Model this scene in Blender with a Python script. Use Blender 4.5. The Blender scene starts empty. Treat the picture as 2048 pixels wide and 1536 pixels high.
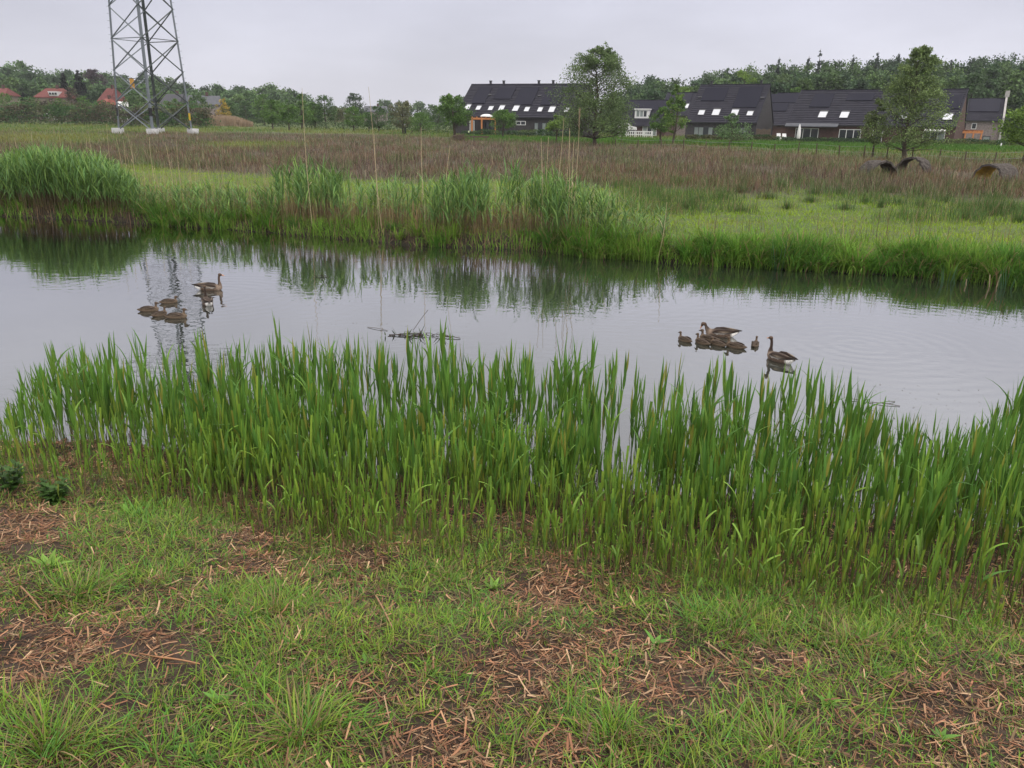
import bpy, bmesh, math, random
import numpy as np
from mathutils import Vector, Matrix

sc = bpy.context.scene
rng = np.random.default_rng(11)
random.seed(5)
PI = math.pi
R = math.radians

# ------------------------------------------------------------------ camera
CAM_H, F_PX, PITCH, ROLL = 3.1, 1600.0, R(18.26), R(0.8)
cam_d = bpy.data.cameras.new("camera")
cam_d.sensor_width = 36.0
cam_d.lens = 36.0 * F_PX / 2048.0
cam_d.clip_start, cam_d.clip_end = 0.05, 6000.0
cam = bpy.data.objects.new("camera", cam_d)
sc.collection.objects.link(cam)
FWD = np.array([0.0, math.cos(PITCH), -math.sin(PITCH)])
UP0 = np.array([0.0, math.sin(PITCH), math.cos(PITCH)])
XR = np.array([1.0, 0.0, 0.0])
RIGHT = math.cos(ROLL) * XR + math.sin(ROLL) * UP0
UP = -math.sin(ROLL) * XR + math.cos(ROLL) * UP0
CAM = np.array([0.0, 0.0, CAM_H])
m = Matrix.Identity(4)
for i in range(3):
    m[i][0], m[i][1], m[i][2], m[i][3] = RIGHT[i], UP[i], -FWD[i], CAM[i]
cam.matrix_world = m
sc.camera = cam

# ------------------------------------------------------------------ sky, sun, exposure
world = bpy.data.worlds.new("World")
sc.world = world
world.use_nodes = True
nt = world.node_tree
nt.nodes.clear()
SUN_EL, SUN_ROT = R(52), R(150)
w_out = nt.nodes.new("ShaderNodeOutputWorld")
w_bg = nt.nodes.new("ShaderNodeBackground")
w_sky = nt.nodes.new("ShaderNodeTexSky")
w_sky.sky_type = 'NISHITA'
w_sky.sun_disc = False
w_sky.sun_elevation, w_sky.sun_rotation = SUN_EL, SUN_ROT
w_bg.inputs["Strength"].default_value = 0.1
w_tc = nt.nodes.new("ShaderNodeTexCoord")
w_sep = nt.nodes.new("ShaderNodeSeparateXYZ")
nt.links.new(w_tc.outputs["Generated"], w_sep.inputs[0])
w_ramp = nt.nodes.new("ShaderNodeValToRGB")      # the closed cloud deck, brighter overhead
el = w_ramp.color_ramp.elements
el[0].position, el[0].color = 0.0, (7.3, 7.25, 8.05, 1)
el[1].position, el[1].color = 1.0, (20.5, 19.8, 18.6, 1)
e = el.new(0.16); e.color = (7.0, 7.02, 8.2, 1)
e = el.new(0.30); e.color = (10.9, 10.8, 11.8, 1)
e = el.new(0.5); e.color = (13.5, 13.2, 13.8, 1)
nt.links.new(w_sep.outputs["Z"], w_ramp.inputs[0])
w_map = nt.nodes.new("ShaderNodeMapping")
w_map.inputs["Scale"].default_value = (1.0, 1.0, 3.4)
w_noise = nt.nodes.new("ShaderNodeTexNoise")
w_noise.inputs["Scale"].default_value = 2.6
w_noise.inputs["Detail"].default_value = 5.0
nt.links.new(w_tc.outputs["Generated"], w_map.inputs[0])
nt.links.new(w_map.outputs[0], w_noise.inputs["Vector"])
w_mr = nt.nodes.new("ShaderNodeMapRange")
w_mr.inputs["From Min"].default_value, w_mr.inputs["From Max"].default_value = 0.3, 0.7
w_mr.inputs["To Min"].default_value, w_mr.inputs["To Max"].default_value = 0.86, 1.14
nt.links.new(w_noise.outputs["Fac"], w_mr.inputs["Value"])
w_azi = nt.nodes.new("ShaderNodeMapRange")       # the deck is a little thinner to the east
w_azi.inputs["From Min"].default_value, w_azi.inputs["From Max"].default_value = -0.6, 0.6
w_azi.inputs["To Min"].default_value, w_azi.inputs["To Max"].default_value = 0.88, 1.10
nt.links.new(w_sep.outputs["X"], w_azi.inputs["Value"])
w_mm = nt.nodes.new("ShaderNodeMath"); w_mm.operation = 'MULTIPLY'
nt.links.new(w_mr.outputs[0], w_mm.inputs[0]); nt.links.new(w_azi.outputs[0], w_mm.inputs[1])
w_mul = nt.nodes.new("ShaderNodeVectorMath"); w_mul.operation = 'SCALE'
nt.links.new(w_ramp.outputs[0], w_mul.inputs[0]); nt.links.new(w_mm.outputs[0], w_mul.inputs["Scale"])
w_mix = nt.nodes.new("ShaderNodeMix"); w_mix.data_type = 'RGBA'
w_mix.inputs["Factor"].default_value = 0.94
nt.links.new(w_sky.outputs[0], w_mix.inputs[6]); nt.links.new(w_mul.outputs[0], w_mix.inputs[7])
nt.links.new(w_mix.outputs[2], w_bg.inputs["Color"])
nt.links.new(w_bg.outputs[0], w_out.inputs["Surface"])

sun_d = bpy.data.lights.new("sun", 'SUN')
sun_d.energy, sun_d.angle, sun_d.color = 1.5, R(30), (1.0, 0.96, 0.90)
sun = bpy.data.objects.new("sun", sun_d)
sc.collection.objects.link(sun)
sdir = Vector((math.sin(SUN_ROT) * math.cos(SUN_EL), math.cos(SUN_ROT) * math.cos(SUN_EL), math.sin(SUN_EL)))
sun.rotation_euler = sdir.to_track_quat('Z', 'Y').to_euler()

sc.view_settings.view_transform = 'Standard'
sc.view_settings.look = 'None'
sc.view_settings.exposure = 0.0
sc.view_settings.gamma = 1.0
sc.view_settings.use_curve_mapping = False
sc.cycles.max_bounces = 6
sc.cycles.diffuse_bounces = 2
sc.cycles.transparent_max_bounces = 4

# ------------------------------------------------------------------ pixels of the photo -> places
def ray(px, py):
    d = FWD + (px - 1024.0) / F_PX * RIGHT + (768.0 - py) / F_PX * UP
    return d
def on_z(px, py, z):
    d = ray(px, py); t = (z - CAM_H) / d[2]
    return CAM + t * d
def at_y(px, py, Y):
    d = ray(px, py); return CAM + d * (Y / d[1])
def proj(P):
    P = np.asarray(P, float) - CAM
    dep = P @ FWD
    return 1024 + F_PX * (P @ RIGHT) / dep, 768 - F_PX * (P @ UP) / dep, dep
def horizon(px):
    return 768 - F_PX * (math.tan(PITCH) / math.cos(ROLL)) + (px - 1024) * math.tan(ROLL)

# ------------------------------------------------------------------ numpy helpers
def vnoise(x, y, seed=0):
    x = np.asarray(x, float); y = np.asarray(y, float)
    xi, yi = np.floor(x), np.floor(y)
    fx, fy = x - xi, y - yi
    fx, fy = fx * fx * (3 - 2 * fx), fy * fy * (3 - 2 * fy)
    def h(i, j):
        s = np.sin(i * 127.1 + j * 311.7 + seed * 74.7) * 43758.5453
        return s - np.floor(s)
    a, b, c, d = h(xi, yi), h(xi + 1, yi), h(xi, yi + 1), h(xi + 1, yi + 1)
    return (a * (1 - fx) + b * fx) * (1 - fy) + (c * (1 - fx) + d * fx) * fy
def fbm(x, y, o=4, seed=0):
    v, a, s = 0, 0.5, 0
    for k in range(o):
        v = v + a * vnoise(x * 2 ** k, y * 2 ** k, seed + k * 3.3); s += a; a *= 0.5
    return v / s
def sstep(a, b, x):
    t = np.clip((x - a) / (b - a), 0, 1); return t * t * (3 - 2 * t)
def U(a, b, n=None):
    return rng.uniform(a, b, n)
def cmix(a, b, t):
    a, b, t = np.asarray(a, float), np.asarray(b, float), np.asarray(t, float)
    return a + (b - a) * t[..., None]

class Soup:                                        # quads with one colour per vertex, linked as ONE mesh object
    def __init__(s): s.V, s.F, s.C, s.n = [], [], [], 0
    def add(s, V, F, C=None):
        V = np.asarray(V, float).reshape(-1, 3); F = np.asarray(F, np.int64).reshape(-1, 4)
        if C is None: C = np.ones((len(V), 3))
        C = np.asarray(C, float)
        if C.ndim == 1: C = np.tile(C, (len(V), 1))
        s.V.append(V); s.F.append(F + s.n); s.C.append(C); s.n += len(V)
        return s
    def arrays(s): return np.concatenate(s.V), np.concatenate(s.F), np.concatenate(s.C)
    def mesh(s, name, mat, smooth=True):
        V, F, C = s.arrays()
        me = bpy.data.meshes.new(name)
        me.vertices.add(len(V)); me.vertices.foreach_set("co", V.ravel())
        me.loops.add(F.size); me.loops.foreach_set("vertex_index", F.ravel().astype(np.int32))
        me.polygons.add(len(F))
        me.polygons.foreach_set("loop_start", np.arange(0, F.size, 4, dtype=np.int32))
        me.polygons.foreach_set("loop_total", np.full(len(F), 4, np.int32))
        me.polygons.foreach_set("use_smooth", np.full(len(F), smooth, bool))
        at = me.color_attributes.new("Col", 'FLOAT_COLOR', 'POINT')
        at.data.foreach_set("color", np.concatenate([C, np.ones((len(C), 1))], 1).ravel().astype(np.float32))
        me.update(calc_edges=True)
        me.materials.append(mat)
        return me
    def obj(s, name, mat, parent=None, smooth=True):
        return link(name, s.mesh(name, mat, smooth), parent)

def link(name, data, parent=None):
    o = bpy.data.objects.new(name, data)
    sc.collection.objects.link(o)
    if parent: o.parent = parent
    return o
def thing(name, label, cat, loc=(0, 0, 0), rz=0.0, group=None, rot=None, scale=None):
    o = link(name, None)
    o.empty_display_size = 0.2
    o.location = loc; o.rotation_euler = rot if rot else (0, 0, rz)
    if scale: o.scale = (scale,) * 3
    return tag(o, label, cat, group)
def tag(o, label, cat, group=None):
    o["label"] = label; o["category"] = cat
    if group: o["group"] = group
    return o
def kind(o, k): o["kind"] = k; return o

PROF = {
    'grass': ([0, .3, .7, 1], [.8, 1, .6, .04]),
    'leaf': ([0, .12, .3, .55, .8, 1], [.4, .8, 1, .8, .38, .03]),
    'cut': ([0, .2, .5, 1], [.4, .8, 1, .9]),
}
def blades(P, h, w, az, lean, curve, c0, c1, S=4, prof='grass', twist=0.0, fold=0.0):
    P = np.asarray(P, float); N = len(P)
    h, w, az, lean, curve = [np.broadcast_to(np.asarray(a, float), (N,)) for a in (h, w, az, lean, curve)]
    t = np.linspace(0, 1, S + 1)
    th = lean[:, None] + curve[:, None] * t
    thm = (th[:, 1:] + th[:, :-1]) / 2
    z0 = np.zeros((N, 1))
    r = np.concatenate([z0, np.cumsum(np.sin(thm) * (h / S)[:, None], 1)], 1)
    z = np.concatenate([z0, np.cumsum(np.cos(thm) * (h / S)[:, None], 1)], 1)
    ca, sa = np.cos(az)[:, None], np.sin(az)[:, None]
    C = np.stack([P[:, 0:1] + r * ca, P[:, 1:2] + r * sa, P[:, 2:3] + z], -1)
    sang = az + PI / 2 + twist
    side = np.stack([np.cos(sang), np.sin(sang), np.zeros(N)], -1)[:, None, :]
    wp = np.interp(t, *PROF[prof])
    hw = (w[:, None] * wp / 2)[..., None]
    if fold > 0:
        nrm = np.stack([np.cos(th) * ca, np.cos(th) * sa, -np.sin(th)], -1)
        V = np.stack([C - side * hw, C + nrm * hw * 2 * fold, C + side * hw], 2); K = 3
    else:
        V = np.stack([C - side * hw, C + side * hw], 2); K = 2
    base = (np.arange(N) * (S + 1) * K)[:, None, None] + (np.arange(S) * K)[None, :, None] + np.arange(K - 1)[None, None, :]
    F = np.stack([base, base + 1, base + 1 + K, base + K], -1).reshape(-1, 4)
    c0 = np.broadcast_to(np.asarray(c0, float), (N, 3)); c1 = np.broadcast_to(np.asarray(c1, float), (N, 3))
    col = c0[:, None, :] + (c1 - c0)[:, None, :] * t[None, :, None]
    col = np.repeat(col[:, :, None, :], K, 2)
    return V.reshape(-1, 3), F, col.reshape(-1, 3)

def tubes(C, rad, col, sides=4, ref=(0.31, 0.93, 0.12), cap=False):
    C = np.asarray(C, float)
    if C.ndim == 2: C = C[None]
    N, K, _ = C.shape
    rad = np.broadcast_to(np.asarray(rad, float), (N, K))
    T = np.gradient(C, axis=1); T /= np.linalg.norm(T, axis=-1, keepdims=True) + 1e-9
    u = np.cross(T, np.asarray(ref)); u /= np.linalg.norm(u, axis=-1, keepdims=True) + 1e-9
    v = np.cross(T, u)
    a = np.arange(sides) * 2 * PI / sides
    V = C[:, :, None, :] + rad[:, :, None, None] * (u[:, :, None, :] * np.cos(a)[:, None] + v[:, :, None, :] * np.sin(a)[:, None])
    b = (np.arange(N) * K * sides)[:, None, None] + (np.arange(K - 1) * sides)[None, :, None]
    i = np.arange(sides)[None, None, :]; j = (i + 1) % sides
    F = np.stack([b + i, b + j, b + j + sides, b + i + sides], -1).reshape(-1, 4)
    if cap and sides == 4:
        b0 = (np.arange(N) * K * sides)[:, None]; q = np.arange(4)[None]
        F = np.concatenate([F, b0 + q[:, ::-1], b0 + (K - 1) * sides + q])
    col = np.asarray(col, float)
    if col.ndim == 1: col = np.broadcast_to(col, (N, K, sides, 3))
    elif col.ndim == 2: col = np.broadcast_to(col[:, None, None, :], (N, K, sides, 3))
    else: col = np.broadcast_to(col[:, :, None, :], (N, K, sides, 3))
    return V.reshape(-1, 3), F, col.reshape(-1, 3)

def leafcards(Cn, size, col, up=0.3, asp=0.55, r=None):
    r = r or rng
    N = len(Cn); size = np.broadcast_to(np.asarray(size, float), (N,))
    a = r.normal(size=(N, 3)); a /= np.linalg.norm(a, axis=1, keepdims=True)
    n = r.normal(size=(N, 3)); n[:, 2] = np.abs(n[:, 2]) + up
    b = np.cross(n, a); b /= np.linalg.norm(b, axis=1, keepdims=True) + 1e-9
    a, b = a * size[:, None] * .5, b * (size * asp * .5)[:, None]
    V = np.stack([Cn - a, Cn + b - a * .15, Cn + a, Cn - b - a * .15], 1).reshape(-1, 3)
    F = np.arange(N * 4).reshape(-1, 4)
    return V, F, np.repeat(np.broadcast_to(np.asarray(col, float), (N, 3)), 4, 0)

def box(x0, x1, y0, y1, z0, z1):
    V = [(x, y, z) for z in (z0, z1) for y in (y0, y1) for x in (x0, x1)]
    F = [(0, 2, 3, 1), (4, 5, 7, 6), (0, 1, 5, 4), (2, 6, 7, 3), (0, 4, 6, 2), (1, 3, 7, 5)]
    return np.array(V, float), np.array(F)
def hexa(c8):                                      # eight corners, bottom ring then top ring
    F = [(3, 2, 1, 0), (4, 5, 6, 7), (0, 1, 5, 4), (1, 2, 6, 5), (2, 3, 7, 6), (3, 0, 4, 7)]
    return np.array(c8, float), np.array(F)
def bar(p, q, w, col=(1, 1, 1)):
    return tubes(np.array([p, q], float), w, np.array(col, float), 4, cap=True)

# ------------------------------------------------------------------ materials
MATS = {}
def principled(name):
    mt = bpy.data.materials.new(name); mt.use_nodes = True
    n = mt.node_tree; b = n.nodes["Principled BSDF"]
    return mt, n, b
def plain(name, col, rough=0.6, spec=0.5, noise=0.12, scale=6.0, metal=0.0, bump=0.0):
    if name in MATS: return MATS[name]
    mt, n, b = principled(name)
    tx = n.nodes.new("ShaderNodeTexCoord"); ns = n.nodes.new("ShaderNodeTexNoise")
    ns.inputs["Scale"].default_value = scale; ns.inputs["Detail"].default_value = 4
    n.links.new(tx.outputs["Object"], ns.inputs["Vector"])
    mr = n.nodes.new("ShaderNodeMapRange")
    mr.inputs["To Min"].default_value, mr.inputs["To Max"].default_value = 1 - noise * 2, 1 + noise * 2
    n.links.new(ns.outputs["Fac"], mr.inputs["Value"])
    sc_ = n.nodes.new("ShaderNodeVectorMath"); sc_.operation = 'SCALE'
    sc_.inputs[0].default_value = col
    n.links.new(mr.outputs[0], sc_.inputs["Scale"]); n.links.new(sc_.outputs[0], b.inputs["Base Color"])
    b.inputs["Roughness"].default_value = rough; b.inputs["Metallic"].default_value = metal
    b.inputs["Specular IOR Level"].default_value = spec
    if bump:
        bp = n.nodes.new("ShaderNodeBump"); bp.inputs["Distance"].default_value = bump
        n.links.new(ns.outputs["Fac"], bp.inputs["Height"]); n.links.new(bp.outputs[0], b.inputs["Normal"])
    MATS[name] = mt
    return mt
def attr_mat(name, rough=0.45, spec=0.4, trans=0.0, scale=0.0, amp=0.0):
    mt, n, b = principled(name)
    at = n.nodes.new("ShaderNodeAttribute"); at.attribute_name = "Col"
    src = at.outputs["Color"]
    if amp:
        tx = n.nodes.new("ShaderNodeTexCoord"); ns = n.nodes.new("ShaderNodeTexNoise")
        ns.inputs["Scale"].default_value = scale; ns.inputs["Detail"].default_value = 3
        n.links.new(tx.outputs["Object"], ns.inputs["Vector"])
        mr = n.nodes.new("ShaderNodeMapRange")
        mr.inputs["From Min"].default_value, mr.inputs["From Max"].default_value = .3, .7
        mr.inputs["To Min"].default_value, mr.inputs["To Max"].default_value = 1 - amp, 1 + amp
        n.links.new(ns.outputs["Fac"], mr.inputs["Value"])
        s_ = n.nodes.new("ShaderNodeVectorMath"); s_.operation = 'SCALE'
        n.links.new(src, s_.inputs[0]); n.links.new(mr.outputs[0], s_.inputs["Scale"]); src = s_.outputs[0]
    n.links.new(src, b.inputs["Base Color"])
    b.inputs["Roughness"].default_value = rough; b.inputs["Specular IOR Level"].default_value = spec
    if trans:
        tr = n.nodes.new("ShaderNodeBsdfTranslucent"); mx = n.nodes.new("ShaderNodeMixShader")
        n.links.new(src, tr.inputs["Color"]); mx.inputs[0].default_value = trans
        n.links.new(b.outputs[0], mx.inputs[1]); n.links.new(tr.outputs[0], mx.inputs[2])
        n.links.new(mx.outputs[0], n.nodes["Material Output"].inputs["Surface"])
    return mt
M_LEAF = attr_mat("leaf", 0.45, 0.22, 0.28)
M_WET = attr_mat("wet_grass", 0.36, 0.17, 0.25)
M_FIELD = attr_mat("field_leaf", 0.6, 0.07, 0.32)
M_TREE = attr_mat("tree_leaf", 0.6, 0.2, 0.25)
M_STRAW = attr_mat("straw", 0.55, 0.3, 0.0)
M_BARK = attr_mat("bark", 0.85, 0.2, 0.0, 14.0, 0.3)
M_FEATHER = attr_mat("feather", 0.7, 0.25, 0.0, 38.0, 0.42)

# ------------------------------------------------------------------ the lie of the land
def world_line(pts, z, ext=((-1, 0), (1, 0))):
    P = np.array([on_z(x, y, z) for x, y in pts])
    return P[:, 0], P[:, 1]
FX, FY = world_line([(-260, 425), (0, 432), (250, 445), (550, 466), (860, 492), (1060, 500), (1180, 515), (1300, 522),
                     (1600, 540), (1750, 547), (1900, 560), (2048, 572), (2300, 588)], 0.0)
NX, NY = world_line([(-500, 885), (-100, 880), (200, 890), (500, 930), (900, 965), (1300, 995), (1700, 1030), (2048, 1065), (2600, 1110)], 0.0)
def shore_far(x):
    x = np.asarray(x, float)
    y = np.interp(x, FX, FY)
    y = np.where(x < FX[0], FY[0] + (FX[0] - x) * 0.30, y)
    y = np.where(x > FX[-1], FY[-1] - (x - FX[-1]) * 0.25, y)
    return y + 0.22 * (vnoise(x * 1.3, x * 0 + 5, 3) - .5) + 0.12 * (vnoise(x * 5, x * 0 + 9, 4) - .5)
def shore_near(x):
    x = np.asarray(x, float)
    y = np.interp(x, NX, NY)
    y = np.where(x < NX[0], NY[0] + (NX[0] - x) * 0.22, y)
    y = np.where(x > NX[-1], NY[-1] - (x - NX[-1]) * 0.2, y)
    return y + 0.25 * (vnoise(x * 1.7, x * 0 + 2, 8) - .5)
def zg(x, y):
    x = np.asarray(x, float); y = np.asarray(y, float)
    sn = (shore_near(x) - y); sf = (y - shore_far(x))
    n1 = fbm(x * 1.6, y * 1.6, 3, 1) - .5; n2 = fbm(x * 7, y * 7, 2, 2) - .5
    zn = 0.03 + 0.225 * np.maximum(sn, 0) + (0.16 * n1 + 0.05 * n2) * sstep(0, .6, sn)
    far_n = (fbm(x * .12, y * .12, 3, 5) - .5) * 0.25 + (fbm(x * .9, y * .9, 2, 6) - .5) * 0.12
    zf = 0.30 * (1 - np.exp(-np.maximum(sf, 0) / .3)) + 0.2 * sstep(0, 4, sf) + far_n * sstep(.5, 5, sf)
    zf = zf + 0.6 * sstep(150, 260, y) * sstep(-30, -90, x) + 5.0 * sstep(260, 460, y) * sstep(-40, -160, x) + 5.0 * sstep(190, 330, y) * sstep(35, 110, x)
    bed = -0.5 * sstep(0, 1.2, np.minimum(-sn, -sf))
    return np.where(sn > 0, zn, np.where(sf > 0, zf, bed))
def on_ground(px, py):
    t = 0.5
    for _ in range(12):
        P = on_z(px, py, t); t = 0.5 * t + 0.5 * float(zg(P[0], P[1]))
    P = on_z(px, py, t); P[2] = float(zg(P[0], P[1]))
    return P

def zone_line(pts, z=0.5):
    P = np.array([on_z(x, y, z) for x, y in pts]); o = np.argsort(P[:, 0])
    return P[o, 0], P[o, 1]
LX, LY = zone_line([(-300, 322), (150, 330), (300, 335), (560, 350), (700, 358), (1000, 358), (1200, 374), (1500, 386), (1800, 396), (2048, 402), (2300, 410)])
GX, GY = zone_line([(-300, 262), (100, 263), (400, 266), (620, 266), (760, 271), (900, 276), (1200, 289), (1500, 300), (1800, 317), (2048, 326), (2300, 335)])
def brown_near(x): return np.interp(x, LX, LY)
def brown_far(x): return np.interp(x, GX, GY)
def brownness(x, y):                               # 1 inside the stand of dead rushes
    d = fbm(x * .35, y * .2, 3, 21) - .5
    b = sstep(-1.5, 2.0, y - brown_near(x) + d * 7) * sstep(-6, 6, brown_far(x) - y + d * 40)
    px, py, dep = proj(np.stack([x, y, np.full_like(x, .5)], -1))
    gap = np.exp(-(((px - 110) / 170) ** 2 + ((py - 277) / 15) ** 2) ** 2) + np.exp(-(((px - 505) / 110) ** 2 + ((py - 290) / 7) ** 2) ** 2)
    right = sstep(1350, 1900, px) * sstep(345, 322, py) * 0.4
    return b * (1 - np.clip(gap, 0, 1)) * (1 - right)

def build_ground():
    ys = np.concatenate([np.arange(-9, 1.6, .35), np.arange(1.6, 9.2, .055), np.arange(9.2, 13.5, .3), np.arange(13.5, 34, .16),
                         34 * np.exp(np.linspace(0.005, math.log(1500 / 34), 110))])
    us = np.linspace(-1, 1, 330); us = np.sign(us) * np.abs(us) ** 1.15
    Y = np.repeat(ys[:, None], len(us), 1)
    X = us[None, :] * (7 + 1.05 * np.maximum(Y, 0))
    Z = zg(X, Y)
    x, y, z = X.ravel(), Y.ravel(), Z.ravel()
    n1, n2 = fbm(x * .8, y * .8, 4, 31), fbm(x * 4, y * 4, 3, 32)
    soil = cmix((.028, .019, .013), (.070, .043, .028), n2)
    soil = cmix(soil, soil * .42, sstep(1.7, .7, shore_near(x) - y + (n1 - .5) * .8))      # wet mud at the water's edge
    fieldc = cmix((.085, .115, .022), (.06, .10, .02), n1)
    fieldc = cmix(fieldc, (.13, .12, .035), sstep(.5, .75, n2) * .5)
    br = brownness(x, y)
    col = cmix(fieldc, (.075, .062, .036), br)
    bank = sstep(1.5, .3, y - shore_far(x))
    col = cmix(col, (.03, .022, .014), bank)
    col = np.where((y < 12)[:, None], soil, col)
    col = np.where((z < 0.0)[:, None], np.array([.018, .016, .011]), col)
    nr, ncol = X.shape
    i = (np.arange(nr - 1)[:, None] * ncol + np.arange(ncol - 1)[None]).ravel()
    F = np.stack([i, i + 1, i + 1 + ncol, i + ncol], -1)
    s = Soup().add(np.stack([x, y, z], -1), F, col)
    mt = attr_mat("earth", 0.8, 0.3, 0.0, 9.0, 0.35)
    n = mt.node_tree; b = n.nodes["Principled BSDF"]
    ns = n.nodes.new("ShaderNodeTexNoise"); ns.inputs["Scale"].default_value = 26; ns.inputs["Detail"].default_value = 5
    tx = n.nodes.new("ShaderNodeTexCoord"); n.links.new(tx.outputs["Object"], ns.inputs["Vector"])
    bp = n.nodes.new("ShaderNodeBump"); bp.inputs["Distance"].default_value = .03
    n.links.new(ns.outputs["Fac"], bp.inputs["Height"]); n.links.new(bp.outputs[0], b.inputs["Normal"])
    kind(s.obj("ground", mt), "structure")
build_ground()

# ------------------------------------------------------------------ water
RINGS = [on_z(425, 590, 0), on_z(1430, 672, 0), on_z(1720, 690, 0)]
def build_water():
    xs = np.concatenate([np.linspace(-90, -20, 20), np.linspace(-19.6, 14, 110), np.linspace(14.5, 60, 20)])
    a, b = shore_near(xs) - 0.6, shore_far(xs) + 0.45
    t = np.linspace(0, 1, 12)
    Y = a[:, None] + (b - a)[:, None] * t
    V = np.stack([np.repeat(xs[:, None], 12, 1), Y, np.zeros_like(Y)], -1).reshape(-1, 3)
    i = (np.arange(len(xs) - 1)[:, None] * 12 + np.arange(11)[None]).ravel()
    F = np.stack([i, i + 12, i + 13, i + 1], -1)
    mt, n, bs = principled("water")
    bs.inputs["Base Color"].default_value = (.035, .04, .032, 1)
    bs.inputs["Roughness"].default_value = .5
    bs.inputs["Specular IOR Level"].default_value = 0
    gl = n.nodes.new("ShaderNodeBsdfGlossy"); gl.inputs["Roughness"].default_value = .012
    fr = n.nodes.new("ShaderNodeFresnel"); fr.inputs["IOR"].default_value = 1.33
    fm = n.nodes.new("ShaderNodeMapRange"); fm.inputs["To Min"].default_value, fm.inputs["To Max"].default_value = .14, 2.0
    mxs = n.nodes.new("ShaderNodeMixShader"); n.links.new(fr.outputs[0], fm.inputs["Value"]); n.links.new(fm.outputs[0], mxs.inputs[0])
    n.links.new(bs.outputs[0], mxs.inputs[1]); n.links.new(gl.outputs[0], mxs.inputs[2]); n.links.new(mxs.outputs[0], n.nodes["Material Output"].inputs["Surface"])
    tx = n.nodes.new("ShaderNodeTexCoord")
    mp = n.nodes.new("ShaderNodeMapping"); mp.inputs["Scale"].default_value = (1.0, 1.7, 1)
    mp.inputs["Rotation"].default_value = (0, 0, R(17))
    n.links.new(tx.outputs["Object"], mp.inputs[0])
    n1 = n.nodes.new("ShaderNodeTexNoise"); n1.inputs["Scale"].default_value = 3.2; n1.inputs["Detail"].default_value = 2
    n2 = n.nodes.new("ShaderNodeTexNoise"); n2.inputs["Scale"].default_value = .45; n2.inputs["Detail"].default_value = 2
    n.links.new(mp.outputs[0], n1.inputs["Vector"]); n.links.new(tx.outputs["Object"], n2.inputs["Vector"])
    pat = n.nodes.new("ShaderNodeMapRange")                 # breeze reaches some stretches more than others
    pat.inputs["From Min"].default_value, pat.inputs["From Max"].default_value = .35, .65
    pat.inputs["To Min"].default_value, pat.inputs["To Max"].default_value = .25, 1.0
    n.links.new(n2.outputs["Fac"], pat.inputs["Value"])
    h = n.nodes.new("ShaderNodeMath"); h.operation = 'MULTIPLY'
    n.links.new(n1.outputs["Fac"], h.inputs[0]); n.links.new(pat.outputs[0], h.inputs[1])
    cur = h.outputs[0]
    for k, P in enumerate(RINGS):                           # rings spreading from the swimming birds
        sub = n.nodes.new("ShaderNodeVectorMath"); sub.operation = 'DISTANCE'
        sub.inputs[1].default_value = (P[0], P[1], 0); n.links.new(tx.outputs["Object"], sub.inputs[0])
        mu = n.nodes.new("ShaderNodeMath"); mu.operation = 'MULTIPLY'; mu.inputs[1].default_value = 2 * PI / .26
        sn = n.nodes.new("ShaderNodeMath"); sn.operation = 'SINE'
        n.links.new(sub.outputs["Value"], mu.inputs[0]); n.links.new(mu.outputs[0], sn.inputs[0])
        fo = n.nodes.new("ShaderNodeMapRange"); fo.inputs["From Max"].default_value = (3.6, 3.2, 5.5)[k]
        fo.inputs["To Min"].default_value, fo.inputs["To Max"].default_value = (.16, .10, .14)[k], 0
        n.links.new(sub.outputs["Value"], fo.inputs["Value"])
        mm = n.nodes.new("ShaderNodeMath"); mm.operation = 'MULTIPLY'
        n.links.new(sn.outputs[0], mm.inputs[0]); n.links.new(fo.outputs[0], mm.inputs[1])
        ad = n.nodes.new("ShaderNodeMath"); n.links.new(cur, ad.inputs[0]); n.links.new(mm.outputs[0], ad.inputs[1])
        cur = ad.outputs[0]
    bp = n.nodes.new("ShaderNodeBump"); bp.inputs["Strength"].default_value = 1.0; bp.inputs["Distance"].default_value = .0042
    n.links.new(cur, bp.inputs["Height"]); [n.links.new(bp.outputs[0], q.inputs["Normal"]) for q in (bs, gl, fr)]
    kind(Soup().add(V, F).obj("water", mt), "structure")
build_water()

# ------------------------------------------------------------------ near bank: litter, grass, reeds
BARE = [(60, 1310, 150), (320, 1300, 100), (520, 1140, 70), (1090, 1190, 90), (1040, 1330, 130), (1350, 1390, 140), (1240, 1280, 70),
        (850, 1500, 110), (60, 1070, 90), (1900, 1400, 110), (500, 1075, 60), (680, 1370, 70), (1560, 1330, 60), (250, 1420, 60), (1130, 1500, 80), (740, 1120, 60), (2030, 1500, 60)]
LUSH = [(150, 1175, 110), (545, 1205, 110), (1500, 1210, 180), (1800, 1270, 220), (560, 1460, 230), (120, 1490, 150), (1230, 1480, 150), (900, 1150, 100),
        (1500, 1500, 170), (330, 1080, 110), (860, 1290, 110), (640, 1290, 90)]
def near_cover(px, py):                            # how much grass grows at a place: 0 litter .. 1 lush
    g = np.full(px.shape, .45) + (fbm(px * .012, py * .025, 3, 17) - .5) * .9
    for x, y, r_ in BARE: g = g - .75 * np.exp(-(((px - x) / (r_ * .9)) ** 2 + ((py - y) / (r_ * .42)) ** 2) ** 1.5)
    for x, y, r_ in LUSH: g = g + .6 * np.exp(-(((px - x) / r_) ** 2 + ((py - y) / (r_ * .55)) ** 2))
    return np.clip(g, 0, 1)
FRONT = ([-600, 0, 200, 400, 700, 1000, 1400, 1700, 2048, 2600], [925, 950, 965, 1010, 1085, 1110, 1165, 1225, 1250, 1280])
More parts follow.
